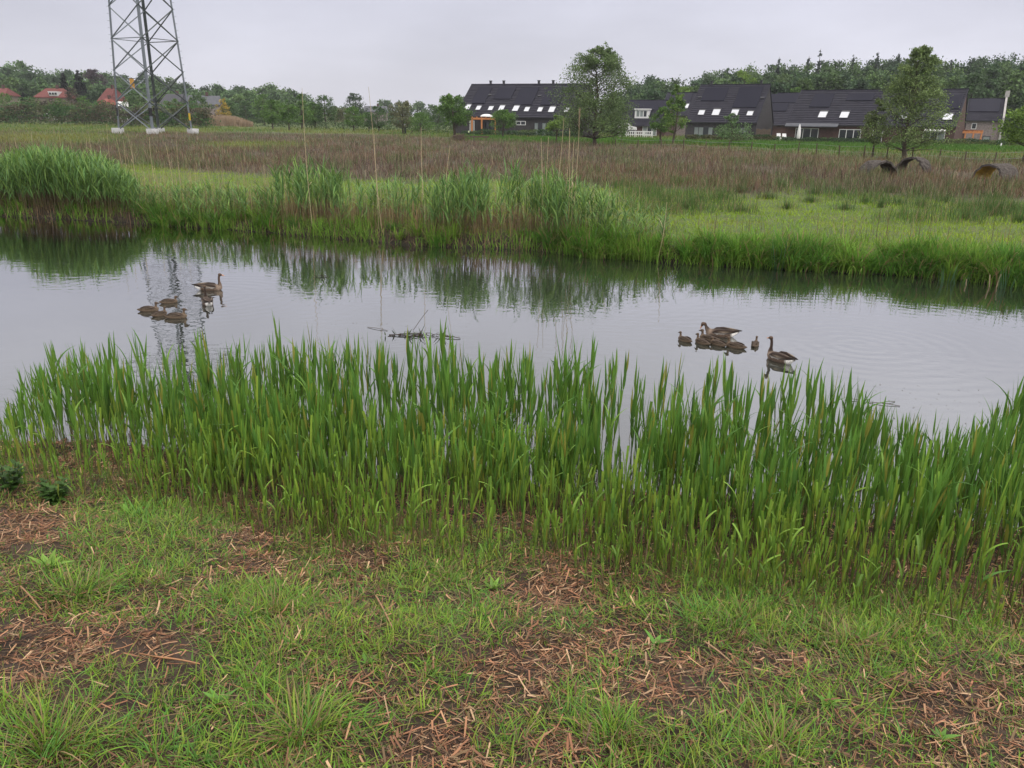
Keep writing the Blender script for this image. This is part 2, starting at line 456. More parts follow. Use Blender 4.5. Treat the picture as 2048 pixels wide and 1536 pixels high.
BACK = ([-600, -60, 0, 100, 200, 400, 600, 900, 1200, 1500, 1700, 1830, 1930, 2048, 2600], [905, 895, 880, 835, 825, 835, 815, 830, 850, 885, 915, 960, 945, 925, 930])
TIPS = ([-600, -60, 0, 70, 100, 200, 290, 400, 500, 600, 680, 780, 900, 1000, 1130, 1240, 1330, 1500, 1600, 1670, 1730, 1830, 1900, 2000, 2048, 2600],
        [900, 880, 830, 730, 695, 665, 645, 650, 655, 615, 660, 645, 660, 695, 650, 690, 705, 715, 725, 725, 790, 835, 800, 765, 760, 760])

def scatter_near(n, x0=-8.5, x1=8.5, y0=1.7, y1=8.4):
    x, y = U(x0, x1, n), U(y0, y1, n)
    ok = np.abs(x) < 1.2 + y * .86
    x, y = x[ok], y[ok]
    z = zg(x, y); ok = (shore_near(x) - y > -.02)
    x, y, z = x[ok], y[ok], z[ok]
    P = np.stack([x, y, z], -1); px, py, _ = proj(P)
    return P, px, py

GREENS = np.array([(.165, .31, .035), (.13, .265, .03), (.215, .33, .04), (.10, .205, .03), (.25, .32, .05), (.105, .25, .045)])
def grass_col(n, i=None):
    c = GREENS[rng.integers(0, len(GREENS), n)] * U(.75, 1.25, (n, 1))
    dry = rng.random(n) < .10
    c[dry] = np.array([.26, .19, .09]) * U(.6, 1.2, (dry.sum(), 1))
    return c

def build_litter():
    s = Soup()
    P, px, py = scatter_near(420000)
    g = near_cover(px, py); f = np.interp(px, *FRONT); cl = fbm(P[:, 0] * 2.2, P[:, 1] * 2.2, 3, 19)
    keep = rng.random(len(P)) < np.where(py > f - 40, np.clip(1.0 - g * .8, .36, 1) * np.clip(cl * 1.9 - .25, .15, 1), .3)
    P = P[keep]; n = len(P)
    L = rng.gamma(1.5, .019, n) + .008; az = rng.normal(.5, 1.1, n) + PI * (rng.random(n) < .5); tilt = rng.normal(0, .16, n)
    w = U(.0008, .0024, n) * (.7 + L * 6)
    d = np.stack([np.cos(az) * np.cos(tilt), np.sin(az) * np.cos(tilt), np.sin(tilt)], -1)
    bend = np.stack([-np.sin(az), np.cos(az), np.zeros(n)], -1) * (rng.normal(0, .10, n) * L)[:, None]
    P[:, 2] += .003 + np.abs(np.sin(tilt)) * L * .4 + U(0, .010, n)
    C = np.stack([P - d * L[:, None] / 2, P + bend, P + d * L[:, None] / 2], 1)
    pal = np.array([(.34, .165, .085), (.25, .115, .06), (.40, .225, .12), (.16, .08, .045), (.46, .30, .175), (.09, .05, .032), (.30, .135, .07), (.20, .125, .06)])
    col = pal[rng.integers(0, len(pal), n)] * U(.65, 1.2, (n, 1))
    s.add(*tubes(C, w[:, None], col, 3))
    k = rng.random(n) < .22; m_ = k.sum()                # split flat sheaths
    s.add(*blades(P[k], U(.03, .10, m_), U(.004, .010, m_), U(0, 2 * PI, m_), U(1.3, 1.62, m_), rng.normal(0, .3, m_), col[k] * .9, col[k] * 1.1, 3, 'cut', U(-.6, .6, m_), .25))
    # stubble: cut stem ends still standing in little bunches
    P, px, py = scatter_near(3000); f = np.interp(px, *FRONT); P = P[(rng.random(len(P)) < .16) & (py > f - 60)]
    for p in P:
        k = int(rng.integers(3, 12)); B = p + np.concatenate([rng.normal(0, .02, (k, 2)), np.zeros((k, 1))], 1)
        c = np.array([.26, .145, .08]) * U(.6, 1.3, (k, 1))
        s.add(*blades(B, U(.02, .085, k), U(.003, .007, k), U(0, 2 * PI, k), np.abs(rng.normal(0, .3, k)), .1, c * .8, c, 2, 'cut', 0, .3))
    kind(s.obj("straw_litter", M_STRAW), "stuff")
    tag(bpy.data.objects["straw_litter"], "reddish brown chopped reed litter lying on the wet near bank", "litter")
build_litter()

def tuft(n, spread, hmin, hmax, wmin, wmax, lean_hi, curve_hi, seedcol=None, r0=.02):
    a = U(0, 2 * PI, n); r_ = np.abs(rng.normal(0, spread, n)) + r0 * .3
    P = np.stack([np.cos(a) * r_, np.sin(a) * r_, np.zeros(n)], -1)
    az = a + rng.normal(0, .8, n)
    c = grass_col(n) if seedcol is None else np.asarray(seedcol) * U(.75, 1.3, (n, 1))
    return blades(P, U(hmin, hmax, n), U(wmin, wmax, n), az, U(.1, lean_hi, n), U(.2, curve_hi, n), c * np.array([.95, .9, .9]), c * 1.1, 5, 'grass', U(-.5, .5, n), .18)

def build_near_grass():
    s = Soup()
    # thatch: old olive and straw coloured blades pressed flat
    P, px, py = scatter_near(260000); g = near_cover(px, py); f = np.interp(px, *FRONT)
    keep = rng.random(len(P)) < np.where(py > f - 50, np.clip(.06 + .4 * g, .05, .5), .05); P = P[keep]; n = len(P)
    P[:, 2] += U(0, .015, n)
    c = np.array([(.20, .16, .08), (.14, .15, .05), (.27, .20, .11), (.10, .12, .035), (.16, .11, .06)])[rng.integers(0, 5, n)] * U(.7, 1.2, (n, 1))
    s.add(*blades(P, U(.04, .13, n), U(.0022, .0050, n), U(0, 2 * PI, n), U(1.05, 1.5, n), U(-.2, .5, n), c * .9, c * 1.1, 3, 'grass', U(-.5, .5, n)))
    # single living blades everywhere, most of them leaning or lying
    P, px, py = scatter_near(480000); g = near_cover(px, py); f = np.interp(px, *FRONT)
    keep = rng.random(len(P)) < np.where(py > f - 60, .07 + .75 * g, .06)
    P, g = P[keep], g[keep]; n = len(P)
    c = grass_col(n) * cmix((1.08, .95, .9), (.85, 1.0, .95), fbm(P[:, 0] * 1.6, P[:, 1] * 1.6, 3, 23))
    s.add(*blades(P, U(.03, .105, n) * (.55 + .7 * g), U(.0020, .0058, n), U(0, 2 * PI, n), U(.2, 1.45, n), U(-.2, 1.1, n), c * .92, c * 1.1, 3, 'grass', U(-.6, .6, n)))
    # tufts
    P, px, py = scatter_near(13000); g = near_cover(px, py); f = np.interp(px, *FRONT)
    keep = rng.random(len(P)) < np.where(py > f - 30, g * .8 + .03, .04); P, g = P[keep], g[keep]
    for p, gg in zip(P, g):
        k = int(7 + 18 * gg * rng.random()); q = .38 + .62 * rng.random() * (.4 + gg)
        c = np.array(GREENS[int(rng.integers(len(GREENS)))]) * rng.uniform(.8, 1.1) if rng.random() < .8 else None
        V, F, C = tuft(k, .05 * q, +.05 * q, .165 * q, .0028, .0074, 1.35, 1.3, c)
        s.add(V + p, F, C)
    o = s.obj("grass", M_WET); kind(o, "stuff")
    tag(o, "short wet green grass growing through the litter on the near bank", "grass")
    # a carpet of tiny leaves and moss between the blades
    s = Soup()
    P, px, py = scatter_near(200000)
    g = near_cover(px, py); f = np.interp(px, *FRONT)
    keep = (rng.random(len(P)) < g * .8 * (fbm(P[:, 0] * 3, P[:, 1] * 3, 3, 44) > .42)) & (py > f - 20)
    P = P[keep]; P[:, 2] += U(.004, .03, len(P))
    c = np.array([.09, .15, .03]) * U(.6, 1.5, (len(P), 1)) + U(0, .02, (len(P), 3))
    s.add(*leafcards(P, U(.006, .016, len(P)), c, 1.2, .7))
    o = s.obj("ground_cover", M_WET); kind(o, "stuff")
    tag(o, "low creeping leaves and moss between the near bank grass", "ground cover")
build_near_grass()

def reed_variant(h, cut=False, rr=None):
    """one young reed: jointed stem and sheathing upright leaves, base at the origin"""
    st, lf = Soup(), Soup()
    t = np.linspace(0, 1, 6); lean = U(0, .10); az = U(0, 2 * PI); bow = U(-.03, .06)
    top = h * U(.70, .78)
    ax = lambda z: np.stack([np.cos(az) * (z * lean + bow * z * z), np.sin(az) * (z * lean + bow * z * z), z], -1)
    sc_ = cmix((.20, .165, .08), (.15, .23, .06), sstep(.05, .35, t)) * U(.8, 1.15)
    st.add(*tubes(ax(t * top)[None], np.linspace(.0042, .0024, 6)[None], sc_[None], 4))
    nl = int(rng.integers(4, 7)) if h > .6 else int(rng.integers(3, 6))
    side = U(0, PI)
    for k in range(nl):
        f = (.36 if not cut else .30) + (.64 if not cut else .70) * (k + U(-.2, .2)) / max(nl - 1, 1)
        z = np.array([top * min(f, 1.0)])
        L = min(h * U(.34, .46), .43) if not cut else h * U(.28, .42)
        last = k == nl - 1
        if last: L = (h - top) * U(1.0, 1.12)
        w = U(.018, .036) * min(1, .45 + h * .55) * (.72 if cut else 1)
        a = side + PI * (k % 2) + U(-.5, .5)
        g = np.array([(.125, .265, .042), (.10, .225, .043), (.15, .275, .043)][int(rng.integers(3))]) * U(.8, 1.15)
        if cut: g = g * np.array([1.5, 1.22, 1.05])
        if rng.random() < .035: g = np.array([.27, .29, .055])
        lf.add(*blades(ax(z), [L], [w], [a], [U(.02, .17) if not last else U(0, .06)], [U(-.04, .20) if rng.random() < (.88 if not cut else .94) else U(.5, 1.4)],
                       g * np.array([1.05, .95, 1]), g, 6, 'cut' if (cut and rng.random() < .7) else 'leaf', U(-.7, .7), .22))
    return st, lf

def build_reeds():
    n = 60000
    x, y = U(-9.5, 9.5, n), U(3.2, 10.0, n)
    z = np.where(shore_near(x) - y > 0, zg(x, y), -.03)
    P = np.stack([x, y, z], -1); px, py, dep = proj(P)
    fr, bk = np.interp(px, *FRONT), np.interp(px, *BACK)
    f = (fr + 18 + rng.normal(0, 16, n) - py) / (fr - bk)
    clump = fbm(x * 1.5, y * 1.5, 3, 61)
    thin = np.interp(px, [-300, 0, 250, 450, 1100, 1500, 1700, 1840, 2048], [.30, .36, .55, .95, .85, .78, .52, .46, .60]) * np.interp(f, [0, .12, .35, .6, 1], [.9, 1.15, .95, .46, .34])
    hole = np.exp(-(((px - 1245) / 32) ** 2 + ((py - 985) / 60) ** 2))
    ok = (f > -.03) & (f < 1.0) & (px > -420) & (px < 2480) & (rng.random(n) < np.clip(.30 + 1.25 * (clump - .3), .12, 1) * thin) & (rng.random(n) > hole * 1.2)
    P, px, py, f, dep = P[ok], px[ok], py[ok], f[ok], dep[ok]
    tip = np.interp(px, *TIPS)
    hen = np.empty(len(P))
    for i in range(len(P)):
        d = ray(px[i], tip[i]); s_ = P[i, 1] / d[1]
        hen[i] = CAM_H + d[2] * s_ - P[i, 2]
    row = (.20 + 1.02 * np.clip(f, 0, 1) ** .95) * U(.65, 1.15, len(P))
    h = np.minimum(row, hen * U(.68, 1.04, len(P)))
    spike = rng.random(len(P)) < .06
    h = np.clip(h * np.where(spike, 1.10, 1), .16, 1.45)
    print("reeds", len(P))
    talls = [reed_variant(1.0) for _ in range(16)]
    cuts = [reed_variant(.5, True) for _ in range(12)]
    cutf = f + rng.normal(0, .10, len(P)) < .42
    size = F_PX * h / dep * np.where((py - F_PX * h / dep * .7 < 1500), 1, .3) * np.where((px > 15) & (px < 2030), 1, 0) * np.where(cutf, .8, 1)
    order = np.argsort(-size)
    ind = set(order[:300].tolist())
    am = {}
    rest = Soup()
    arr = lambda S_: S_.arrays()
    TA = [(arr(a), arr(b)) for a, b in talls]; CA = [(arr(a), arr(b)) for a, b in cuts]
    k = 0
    for i in range(len(P)):
        vi = int(rng.integers(len(cuts) if cutf[i] else len(talls)))
        s_ = h[i] / (.5 if cutf[i] else 1.0); sx = s_ ** .55 * U(.85, 1.15)
        a = U(0, 2 * PI); tl = rng.normal(0, .045, 2)
        if i in ind:
            key = (bool(cutf[i]), vi)
            if key not in am:
                st, lf = (cuts if cutf[i] else talls)[vi]
                am[key] = (st.mesh("reed_stem", M_LEAF), lf.mesh("reed_foliage", M_LEAF))
            if cutf[i]:
                root = thing("reed", "short bright green reed with blunt leaves at the front of the reed bed", "reed", P[i], a, "short reeds at the front of the bed")
            else:
                root = thing("reed", "tall green reed with pointed upright leaves in the bed along the near water edge", "reed", P[i], a, "tall reeds of the near bed")
            root.rotation_euler = (tl[0], tl[1], a); root.scale = (sx, sx, s_)
            link("stem", am[key][0], root); link("foliage", am[key][1], root)
        else:
            M = (Matrix.Rotation(tl[1], 3, 'Y') @ Matrix.Rotation(tl[0], 3, 'X') @ Matrix.Rotation(a, 3, 'Z'))
            M = np.array(M) @ np.diag([sx, sx, s_])
            tn = U(.82, 1.15)
            for V, F, C in (CA if cutf[i] else TA)[vi]:
                rest.add(V @ M.T + P[i], F, C * tn)
    # old brown stalks standing and leaning among the new stems
    m_ = 2600
    j = rng.integers(0, len(P), m_); Q = P[j] + np.concatenate([rng.normal(0, .10, (m_, 2)), np.zeros((m_, 1))], 1)
    Q[:, 2] = np.where(shore_near(Q[:, 0]) - Q[:, 1] > 0, zg(Q[:, 0], Q[:, 1]), -.03)
    hh = U(.05, .24, m_); az = U(0, 2 * PI, m_); ln = np.abs(rng.normal(0, .25, m_))
    E = Q + np.stack([np.cos(az) * np.sin(ln) * hh, np.sin(az) * np.sin(ln) * hh, np.cos(ln) * hh], -1)
    pal = np.array([(.24, .165, .09), (.16, .11, .06), (.31, .23, .13), (.20, .14, .07)])
    rest.add(*tubes(np.stack([Q, (Q + E) / 2, E], 1), U(.002, .0045, m_)[:, None], pal[rng.integers(0, 4, m_)], 3))
    # thin low shoots at the front fringe
    o = rest.obj("reed_bed", M_LEAF); kind(o, "stuff")
    tag(o, "dense green reed bed with brown old stalks along the near water edge", "reeds")
build_reeds()

# a few long broken stalks that lie about
def stalk(a, b, r_, label, col=(.38, .22, .12), lift=.02):
    A, B = on_ground(*a), on_ground(*b)
    A[2] += lift; B[2] += lift * 2.2
    t = np.linspace(0, 1, 7)[:, None]
    C = A + (B - A) * t; C[:, 2] += .006 * np.sin(t[:, 0] * 3)
    o0 = C[0].copy()
    o = Soup().add(*tubes((C - o0)[None], np.linspace(r_, r_ * .6, 7)[None], np.array(col), 5)).obj("broken_stalk", M_STRAW)
    o.location = o0
    tag(o, label, "stalk", "broken reed stalks lying about")
stalk((752, 1198), (788, 1278), .0055, "long tan stalk lying in the open grass left of the middle, pointing away")
stalk((1408, 1290), (1462, 1345), .005, "tan stalk lying across bare litter below the short reeds", (.42, .26, .15))
stalk((305, 1322), (402, 1346), .005, "thick orange brown stalk lying flat beside the dark soil patch", (.40, .20, .10))
stalk((45, 1190), (92, 1262), .0045, "thin stalk sticking up from the bare litter beside the left grass tussock", (.33, .18, .09), .05)
stalk((305, 935), (345, 985), .005, "pale broken stalk leaning at the left front edge of the reeds", (.40, .27, .16), .04)
stalk((905, 965), (962, 1005), .005, "brown stalk caught slanting low in the middle reeds", (.30, .16, .09), .12)
stalk((1845, 1245), (1905, 1290), .004, "pale bent stalk in the lush grass at the right", (.46, .36, .22), .06)

def tussock(px, py, sc_, label, n=200):
    p = on_ground(px, py); p[2] -= .01
    root = thing("grass_tussock", label, "grass tussock", p, 0, "big grass tussocks of the near bank")
    s = Soup().add(*tuft(n, .12, .05, .185, .0030, .0072, 1.45, 1.3))
    V, F, C = tuft(40, .05, .10, .24, .003, .005, 1.2, 1.4, (.27, .2, .1)); s.add(V, F, C)
    s.obj("foliage", M_WET, root)
    root.scale = (sc_,) * 3
tussock(150, 1190, 1.15, "wide dark green grass tussock at the left, above the bare litter")
tussock(545, 1225, 1.0, "bright green tussock in the left half, right of the dark soil patch")
tussock(890, 1160, .8, "small grass tussock just below the front of the middle reeds")
tussock(600, 1470, 1.1, "large grass tussock at the bottom edge, left of the middle")
tussock(100, 1500, 1.1, "grass tussock in the bottom left corner")
tussock(1220, 1475, .9, "grass tussock at the bottom edge, right of the middle")
tussock(1490, 1245, .9, "grass tussock in the right half beside the long tan stalk")
tussock(1560, 1500, 1.0, "grass tussock at the bottom below the right litter patch")
tussock(1700, 1290, .9, "soft green tussock in the lush grass below the right reeds")

def nettle(px, py, hgt, label):
    p = on_ground(px, py)
    root = thing("nettle", label, "nettle", p, 0, "nettles at the left edge")
    st, lf = Soup(), Soup()
    for k in range(9):
        a, d = U(0, 2 * PI), U(0, .16); L = hgt * U(.65, 1)
        b = np.array([math.cos(a) * d, math.sin(a) * d, 0]); tp = b + np.array([math.cos(a) * L * .25, math.sin(a) * L * .25, L])
        st.add(*tubes(np.array([b, (b + tp) / 2, tp]), .003, np.array([.07, .09, .03]), 4))
        for q in np.linspace(.2, 1, 7):
            c = b + (tp - b) * q
            for e_ in range(2):
                aa = q * 9 + e_ * PI + U(-.3, .3)
                g = np.array([.045, .095, .018]) * U(.75, 1.4)
                lf.add(*blades([c], [.085 * (1.15 - q * .5)], [.05 * (1.1 - q * .5)], [aa], [U(.8, 1.2)], [U(.4, 1.0)], g, g * 1.1, 5, 'leaf', 0, -.15))
    st.obj("stem", M_LEAF, root); lf.obj("foliage", M_LEAF, root)
nettle(12, 985, .26, "leafy dark green nettle clump at the left picture edge")
nettle(108, 1008, .16, "small broad leaved nettle just right of the tall clump")

def weed(px, py, size, n, label, tint=(.15, .29, .045)):
    p = on_ground(px, py); root = thing("broadleaf_weed", label, "weed", p, 0, "broad leaved weeds on the near bank")
    a = np.arange(n) * 2.4 + U(-.3, .3, n); c = np.array(tint) * U(.75, 1.2, (n, 1))
    Soup().add(*blades(np.zeros((n, 3)), U(.6, 1.1, n) * size, U(.22, .32, n) * size, a, U(.5, 1.15, n), U(.1, .8, n), c * .9, c * 1.1, 6, 'leaf', U(-.2, .2, n), .16)).obj("foliage", M_WET, root)
weed(98, 1140, .15, 9, "broad leaved light green weed at the left between the nettles and the big tussock", (.20, .34, .06))
weed(255, 1028, .13, 8, "broad leaved weed below the left front of the reeds")
weed(345, 1012, .12, 6, "pale weed leaves at the left front edge of the reeds", (.22, .35, .09))
weed(440, 1410, .10, 9, "small rosette weed left of the bottom tussock", (.13, .27, .05))
weed(735, 1330, .06, 8, "small rosette weed in the middle of the foreground grass", (.14, .28, .05))
weed(985, 1180, .10, 7, "upright leafy weed below the middle reeds", (.19, .33, .06))
weed(1310, 1290, .09, 8, "small weed between two litter patches right of the middle", (.13, .27, .05))
weed(1655, 1410, .075, 8, "broad weed in the right foreground grass")
weed(1880, 1480, .08, 8, "broad weed near the bottom right corner", (.13, .26, .05))

p = on_ground(1245, 1010); root = thing("mud_mound", "dark mud mound with root stubs in the gap of the middle reeds", "mud mound", p)
bm = bmesh.new(); bmesh.ops.create_icosphere(bm, subdivisions=4, radius=1.0)
for v in bm.verts:
    k = 1 + .5 * (float(vnoise(v.co.x * 2.3 + 9, v.co.y * 2.3 + v.co.z * 1.7, 3)) - .5) + .25 * (float(vnoise(v.co.x * 7, v.co.y * 7 + v.co.z * 6, 4)) - .5)
    v.co = Vector((v.co.x * .13 * k, v.co.y * .16 * k, v.co.z * .12 * k))
me = bpy.data.meshes.new("mound"); bm.to_mesh(me); bm.free(); me.materials.append(plain("wet_mud", (.028, .019, .013), .5, .4, .3, 20, 0, .01))
for f_ in me.polygons: f_.use_smooth = True
link("mound", me, root)
n = 26; B = np.stack([rng.normal(0, .08, n), rng.normal(0, .08, n), U(.02, .08, n)], -1)
Soup().add(*blades(B, U(.05, .16, n), U(.005, .01, n), U(0, 2 * PI, n), U(.1, 1.2, n), .2, np.array([.12, .075, .045]), np.array([.20, .13, .08]), 3, 'cut', 0, .3)).obj("foliage", M_STRAW, root)

# ------------------------------------------------------------------ far bank and field
def in_view(P, mpx=160):
    px, py, d = proj(P); return (px > -mpx) & (px < 2048 + mpx) & (d > 0)
def scatter_far(n, s0, s1, pxr=(-220, 2270)):
    """points s0..s1 metres behind the far water edge, evenly over the ground"""
    px = U(pxr[0], pxr[1], n)
    base = np.array([on_z(p, 500, 0) for p in np.linspace(pxr[0], pxr[1], 60)])
    # walk along the view ray columns: x = k*y
    kx = np.interp(px, np.linspace(pxr[0], pxr[1], 60), base[:, 0] / base[:, 1])
    y = np.full(n, 20.0)
    for _ in range(30): y = .5 * y + .5 * shore_far(kx * y)
    s = U(s0, s1, n); y = y + s; x = kx * y
    P = np.stack([x, y, zg(x, y)], -1)
    return P, px, s

def dead_col(n):
    pal = np.array([(.16, .092, .064), (.115, .066, .048), (.21, .13, .085), (.08, .048, .038), (.135, .078, .062)])
    return pal[rng.integers(0, 5, n)] * U(.6, 1.02, (n, 1))

def build_field_grass():
    s = Soup()
    # mown strip behind the water
    n = 150000
    y = U(14, 44, n); x = U(-1, 1, n) * (y * .78 + 4)
    P = np.stack([x, y, zg(x, y)], -1)
    ok = (y - shore_far(x) > .5) & (brownness(x, y) < rng.random(n))
    P = P[ok]; n = len(P); x, y = P[:, 0], P[:, 1]
    mott = fbm(x * .55, y * .55, 3, 71); red = sstep(.52, .68, fbm(x * .9, y * 1.2, 3, 72)) * sstep(9, 2, y - shore_far(x))
    c = cmix((.19, .34, .028), (.29, .37, .04), mott) * U(.7, 1.25, (n, 1))
    c = cmix(c, np.array([.25, .16, .055]), red * .75 * rng.random(n))
    s.add(*blades(P, U(.06, .17, n), U(.010, .020, n), U(0, 2 * PI, n), U(.1, .9, n), U(0, 1.1, n), c * .95, c * 1.05, 2))
    # far pasture up to the houses and round the pylon
    n = 150000
    y = 40 * np.exp(U(0, math.log(190 / 40), n)); x = U(-1, 1, n) * (y * .74 + 4)
    P = np.stack([x, y, zg(x, y)], -1); ok = brownness(x, y) < rng.random(n) * .9
    P = P[ok]; n = len(P); x, y = P[:, 0], P[:, 1]
    mott = fbm(x * .12, y * .08, 4, 73)
    c = cmix((.085, .165, .03), (.19, .22, .05), sstep(.3, .7, mott)) * U(.7, 1.25, (n, 1))
    px, py, _ = proj(P)
    gold = sstep(330, 40, px) * sstep(262, 275, py) * sstep(300, 285, py)
    c = cmix(c, np.array([.24, .22, .06]), gold * .7)
    straw = rng.random(n) < .10 + .3 * sstep(1300, 1900, px) * sstep(300, 318, py)
    c[straw] = np.array([.24, .18, .09]) * U(.8, 1.2, (straw.sum(), 1))
    sc_ = (y / 60) ** .6
    s.add(*blades(P, U(.15, .42, n) * sc_, U(.02, .045, n) * sc_, U(0, 2 * PI, n), U(.05, .7, n), U(0, .9, n), c * .95, c * 1.05, 2))
    o = s.obj("field_grass", M_FIELD); kind(o, "stuff"); tag(o, "light green field grass beyond the water, yellowish in patches", "grass")
build_field_grass()

def build_dead_rushes():
    s = Soup()
    n = 420000
    y = 31 * np.exp(U(0, math.log(130 / 31), n)); x = U(-1, 1, n) * (y * .74 + 4)
    br = brownness(x, y); ok = rng.random(n) < br * 1.05
    x, y, br = x[ok], y[ok], br[ok]; n = len(x)
    cl = fbm(x * .55, y * .35, 4, 81); big = fbm(x * .13, y * .07, 3, 82)
    ok = rng.random(n) < np.clip(1.9 * cl - .28, .06, 1); x, y, cl, big, br = x[ok], y[ok], cl[ok], big[ok], br[ok]; n = len(x)
    P = np.stack([x, y, zg(x, y)], -1)
    c = cmix(dead_col(n), dead_col(n) * np.array([1.25, 1.2, 1.0]), sstep(.35, .65, big))
    gr = rng.random(n) < np.clip(.12 + .5 * sstep(.52, .68, cl) + .75 * sstep(.85, .35, br) * (y < 60), 0, .95)
    c[gr] = np.array([.095, .145, .04]) * U(.7, 1.25, (gr.sum(), 1))
    pale = rng.random(n) < .06; c[pale] = np.array([.36, .28, .17]) * U(.8, 1.1, (pale.sum(), 1))
    k = (y / 45) ** .6
    s.add(*blades(P, U(.2, .62, n) * (.35 + 1.25 * cl), U(.009, .022, n) * k, U(0, 2 * PI, n), np.abs(rng.normal(0, .5, n)), rng.normal(0, .8, n), c * .92, c * 1.08, 2))
    o = s.obj("dead_rushes", M_STRAW); kind(o, "stuff"); tag(o, "purplish brown stand of dead rushes across the field", "rushes")
build_dead_rushes()

def far_reed(h, droop=1.0, dead=False):
    st, lf = Soup(), Soup()
    t = np.linspace(0, 1, 5); a, ln = U(0, 2 * PI), U(0, .13)
    ax = lambda z: np.stack([np.cos(a) * z * ln, np.sin(a) * z * ln, z], -1)
    c = cmix((.16, .12, .06), (.10, .16, .05), sstep(.2, .6, t))
    st.add(*tubes(ax(t * h * .93)[None], np.linspace(.006, .003, 5)[None], c[None], 3))
    nl = int(rng.integers(6, 10))
    for k in range(nl):
        z = np.array([h * (.34 + .6 * (k + U(-.3, .3)) / nl)])
        g = np.array([(.135, .245, .065), (.11, .21, .065), (.175, .28, .065)][int(rng.integers(3))]) * U(.8, 1.25)
        lf.add(*blades(ax(z), [U(.30, .50)], [U(.020, .034)], [U(0, 2 * PI)], [U(.15, .55)], [U(.5, 1.7) * droop], g * .95, g * 1.08, 5, 'leaf', U(-.4, .4)))
    return st.arrays(), lf.arrays()

def build_far_reeds():
    var = [far_reed(1.0, U(.7, 1.2)) for _ in range(16)]
    def stand(name, label, n, pxr, s1, hfun, keepfun):
        P, px, s = scatter_far(n, .0, s1, pxr)
        keep = rng.random(n) < keepfun(px, s, P); P, px, s = P[keep], px[keep], s[keep]
        out = Soup()
        for p, x_, q in zip(P, px, s):
            h = hfun(x_, q) * U(.78, 1.08)
            if h < .25: continue
            a = U(0, 2 * PI); tl = rng.normal(0, .07, 2)
            M = np.array(Matrix.Rotation(tl[0], 3, 'X') @ Matrix.Rotation(tl[1], 3, 'Y') @ Matrix.Rotation(a, 3, 'Z'))
            M = M @ np.diag([.75 + .25 * h, .75 + .25 * h, h]); tn = U(.75, 1.15)
            for V, F, C in var[int(rng.integers(16))]: out.add(V @ M.T + p, F, C * tn)
        o = out.obj(name, M_LEAF); kind(o, "stuff"); tag(o, label, "reeds")
        print(name, len(P))
    stand("reed_stand", "tall dark green reed stand on the left far bank", 2300, (-240, 300), 3.2,
          lambda x, q: np.interp(x, [-240, -60, 20, 90, 160, 230, 270, 300], [1.1, 1.15, 1.35, 1.70, 1.62, 1.45, 1.05, .7]) * (1 - .04 * q),
          lambda px, s, P: np.interp(px, [-240, 0, 60, 230, 262, 300], [.5, .6, 1, 1, .8, .15]))
    stand("reed_stand", "tall open reed stand with arching tips on the middle far bank", 1150, (520, 1380), 2.2,
          lambda x, q: np.interp(x, [520, 570, 620, 680, 750, 850, 960, 1050, 1120, 1180, 1260, 1380], [.75, 1.4, 1.5, 1.3, 1.1, 1.2, 1.5, 1.5, 1.4, 1.2, .85, .6]),
          lambda px, s, P: np.interp(px, [520, 560, 640, 740, 850, 950, 1120, 1200, 1280, 1380], [.1, .6, .62, .3, .4, .85, .95, .7, .35, .15]) * np.clip(fbm(px * .03, s * .8, 2, 91) * 2.6 - .45, .12, 1.2))
    stand("reed_stand", "low scattered reeds along the far bank between the tall stands", 260, (280, 560), 1.6,
          lambda x, q: .85, lambda px, s, P: np.full(len(px), .6))
build_far_reeds()

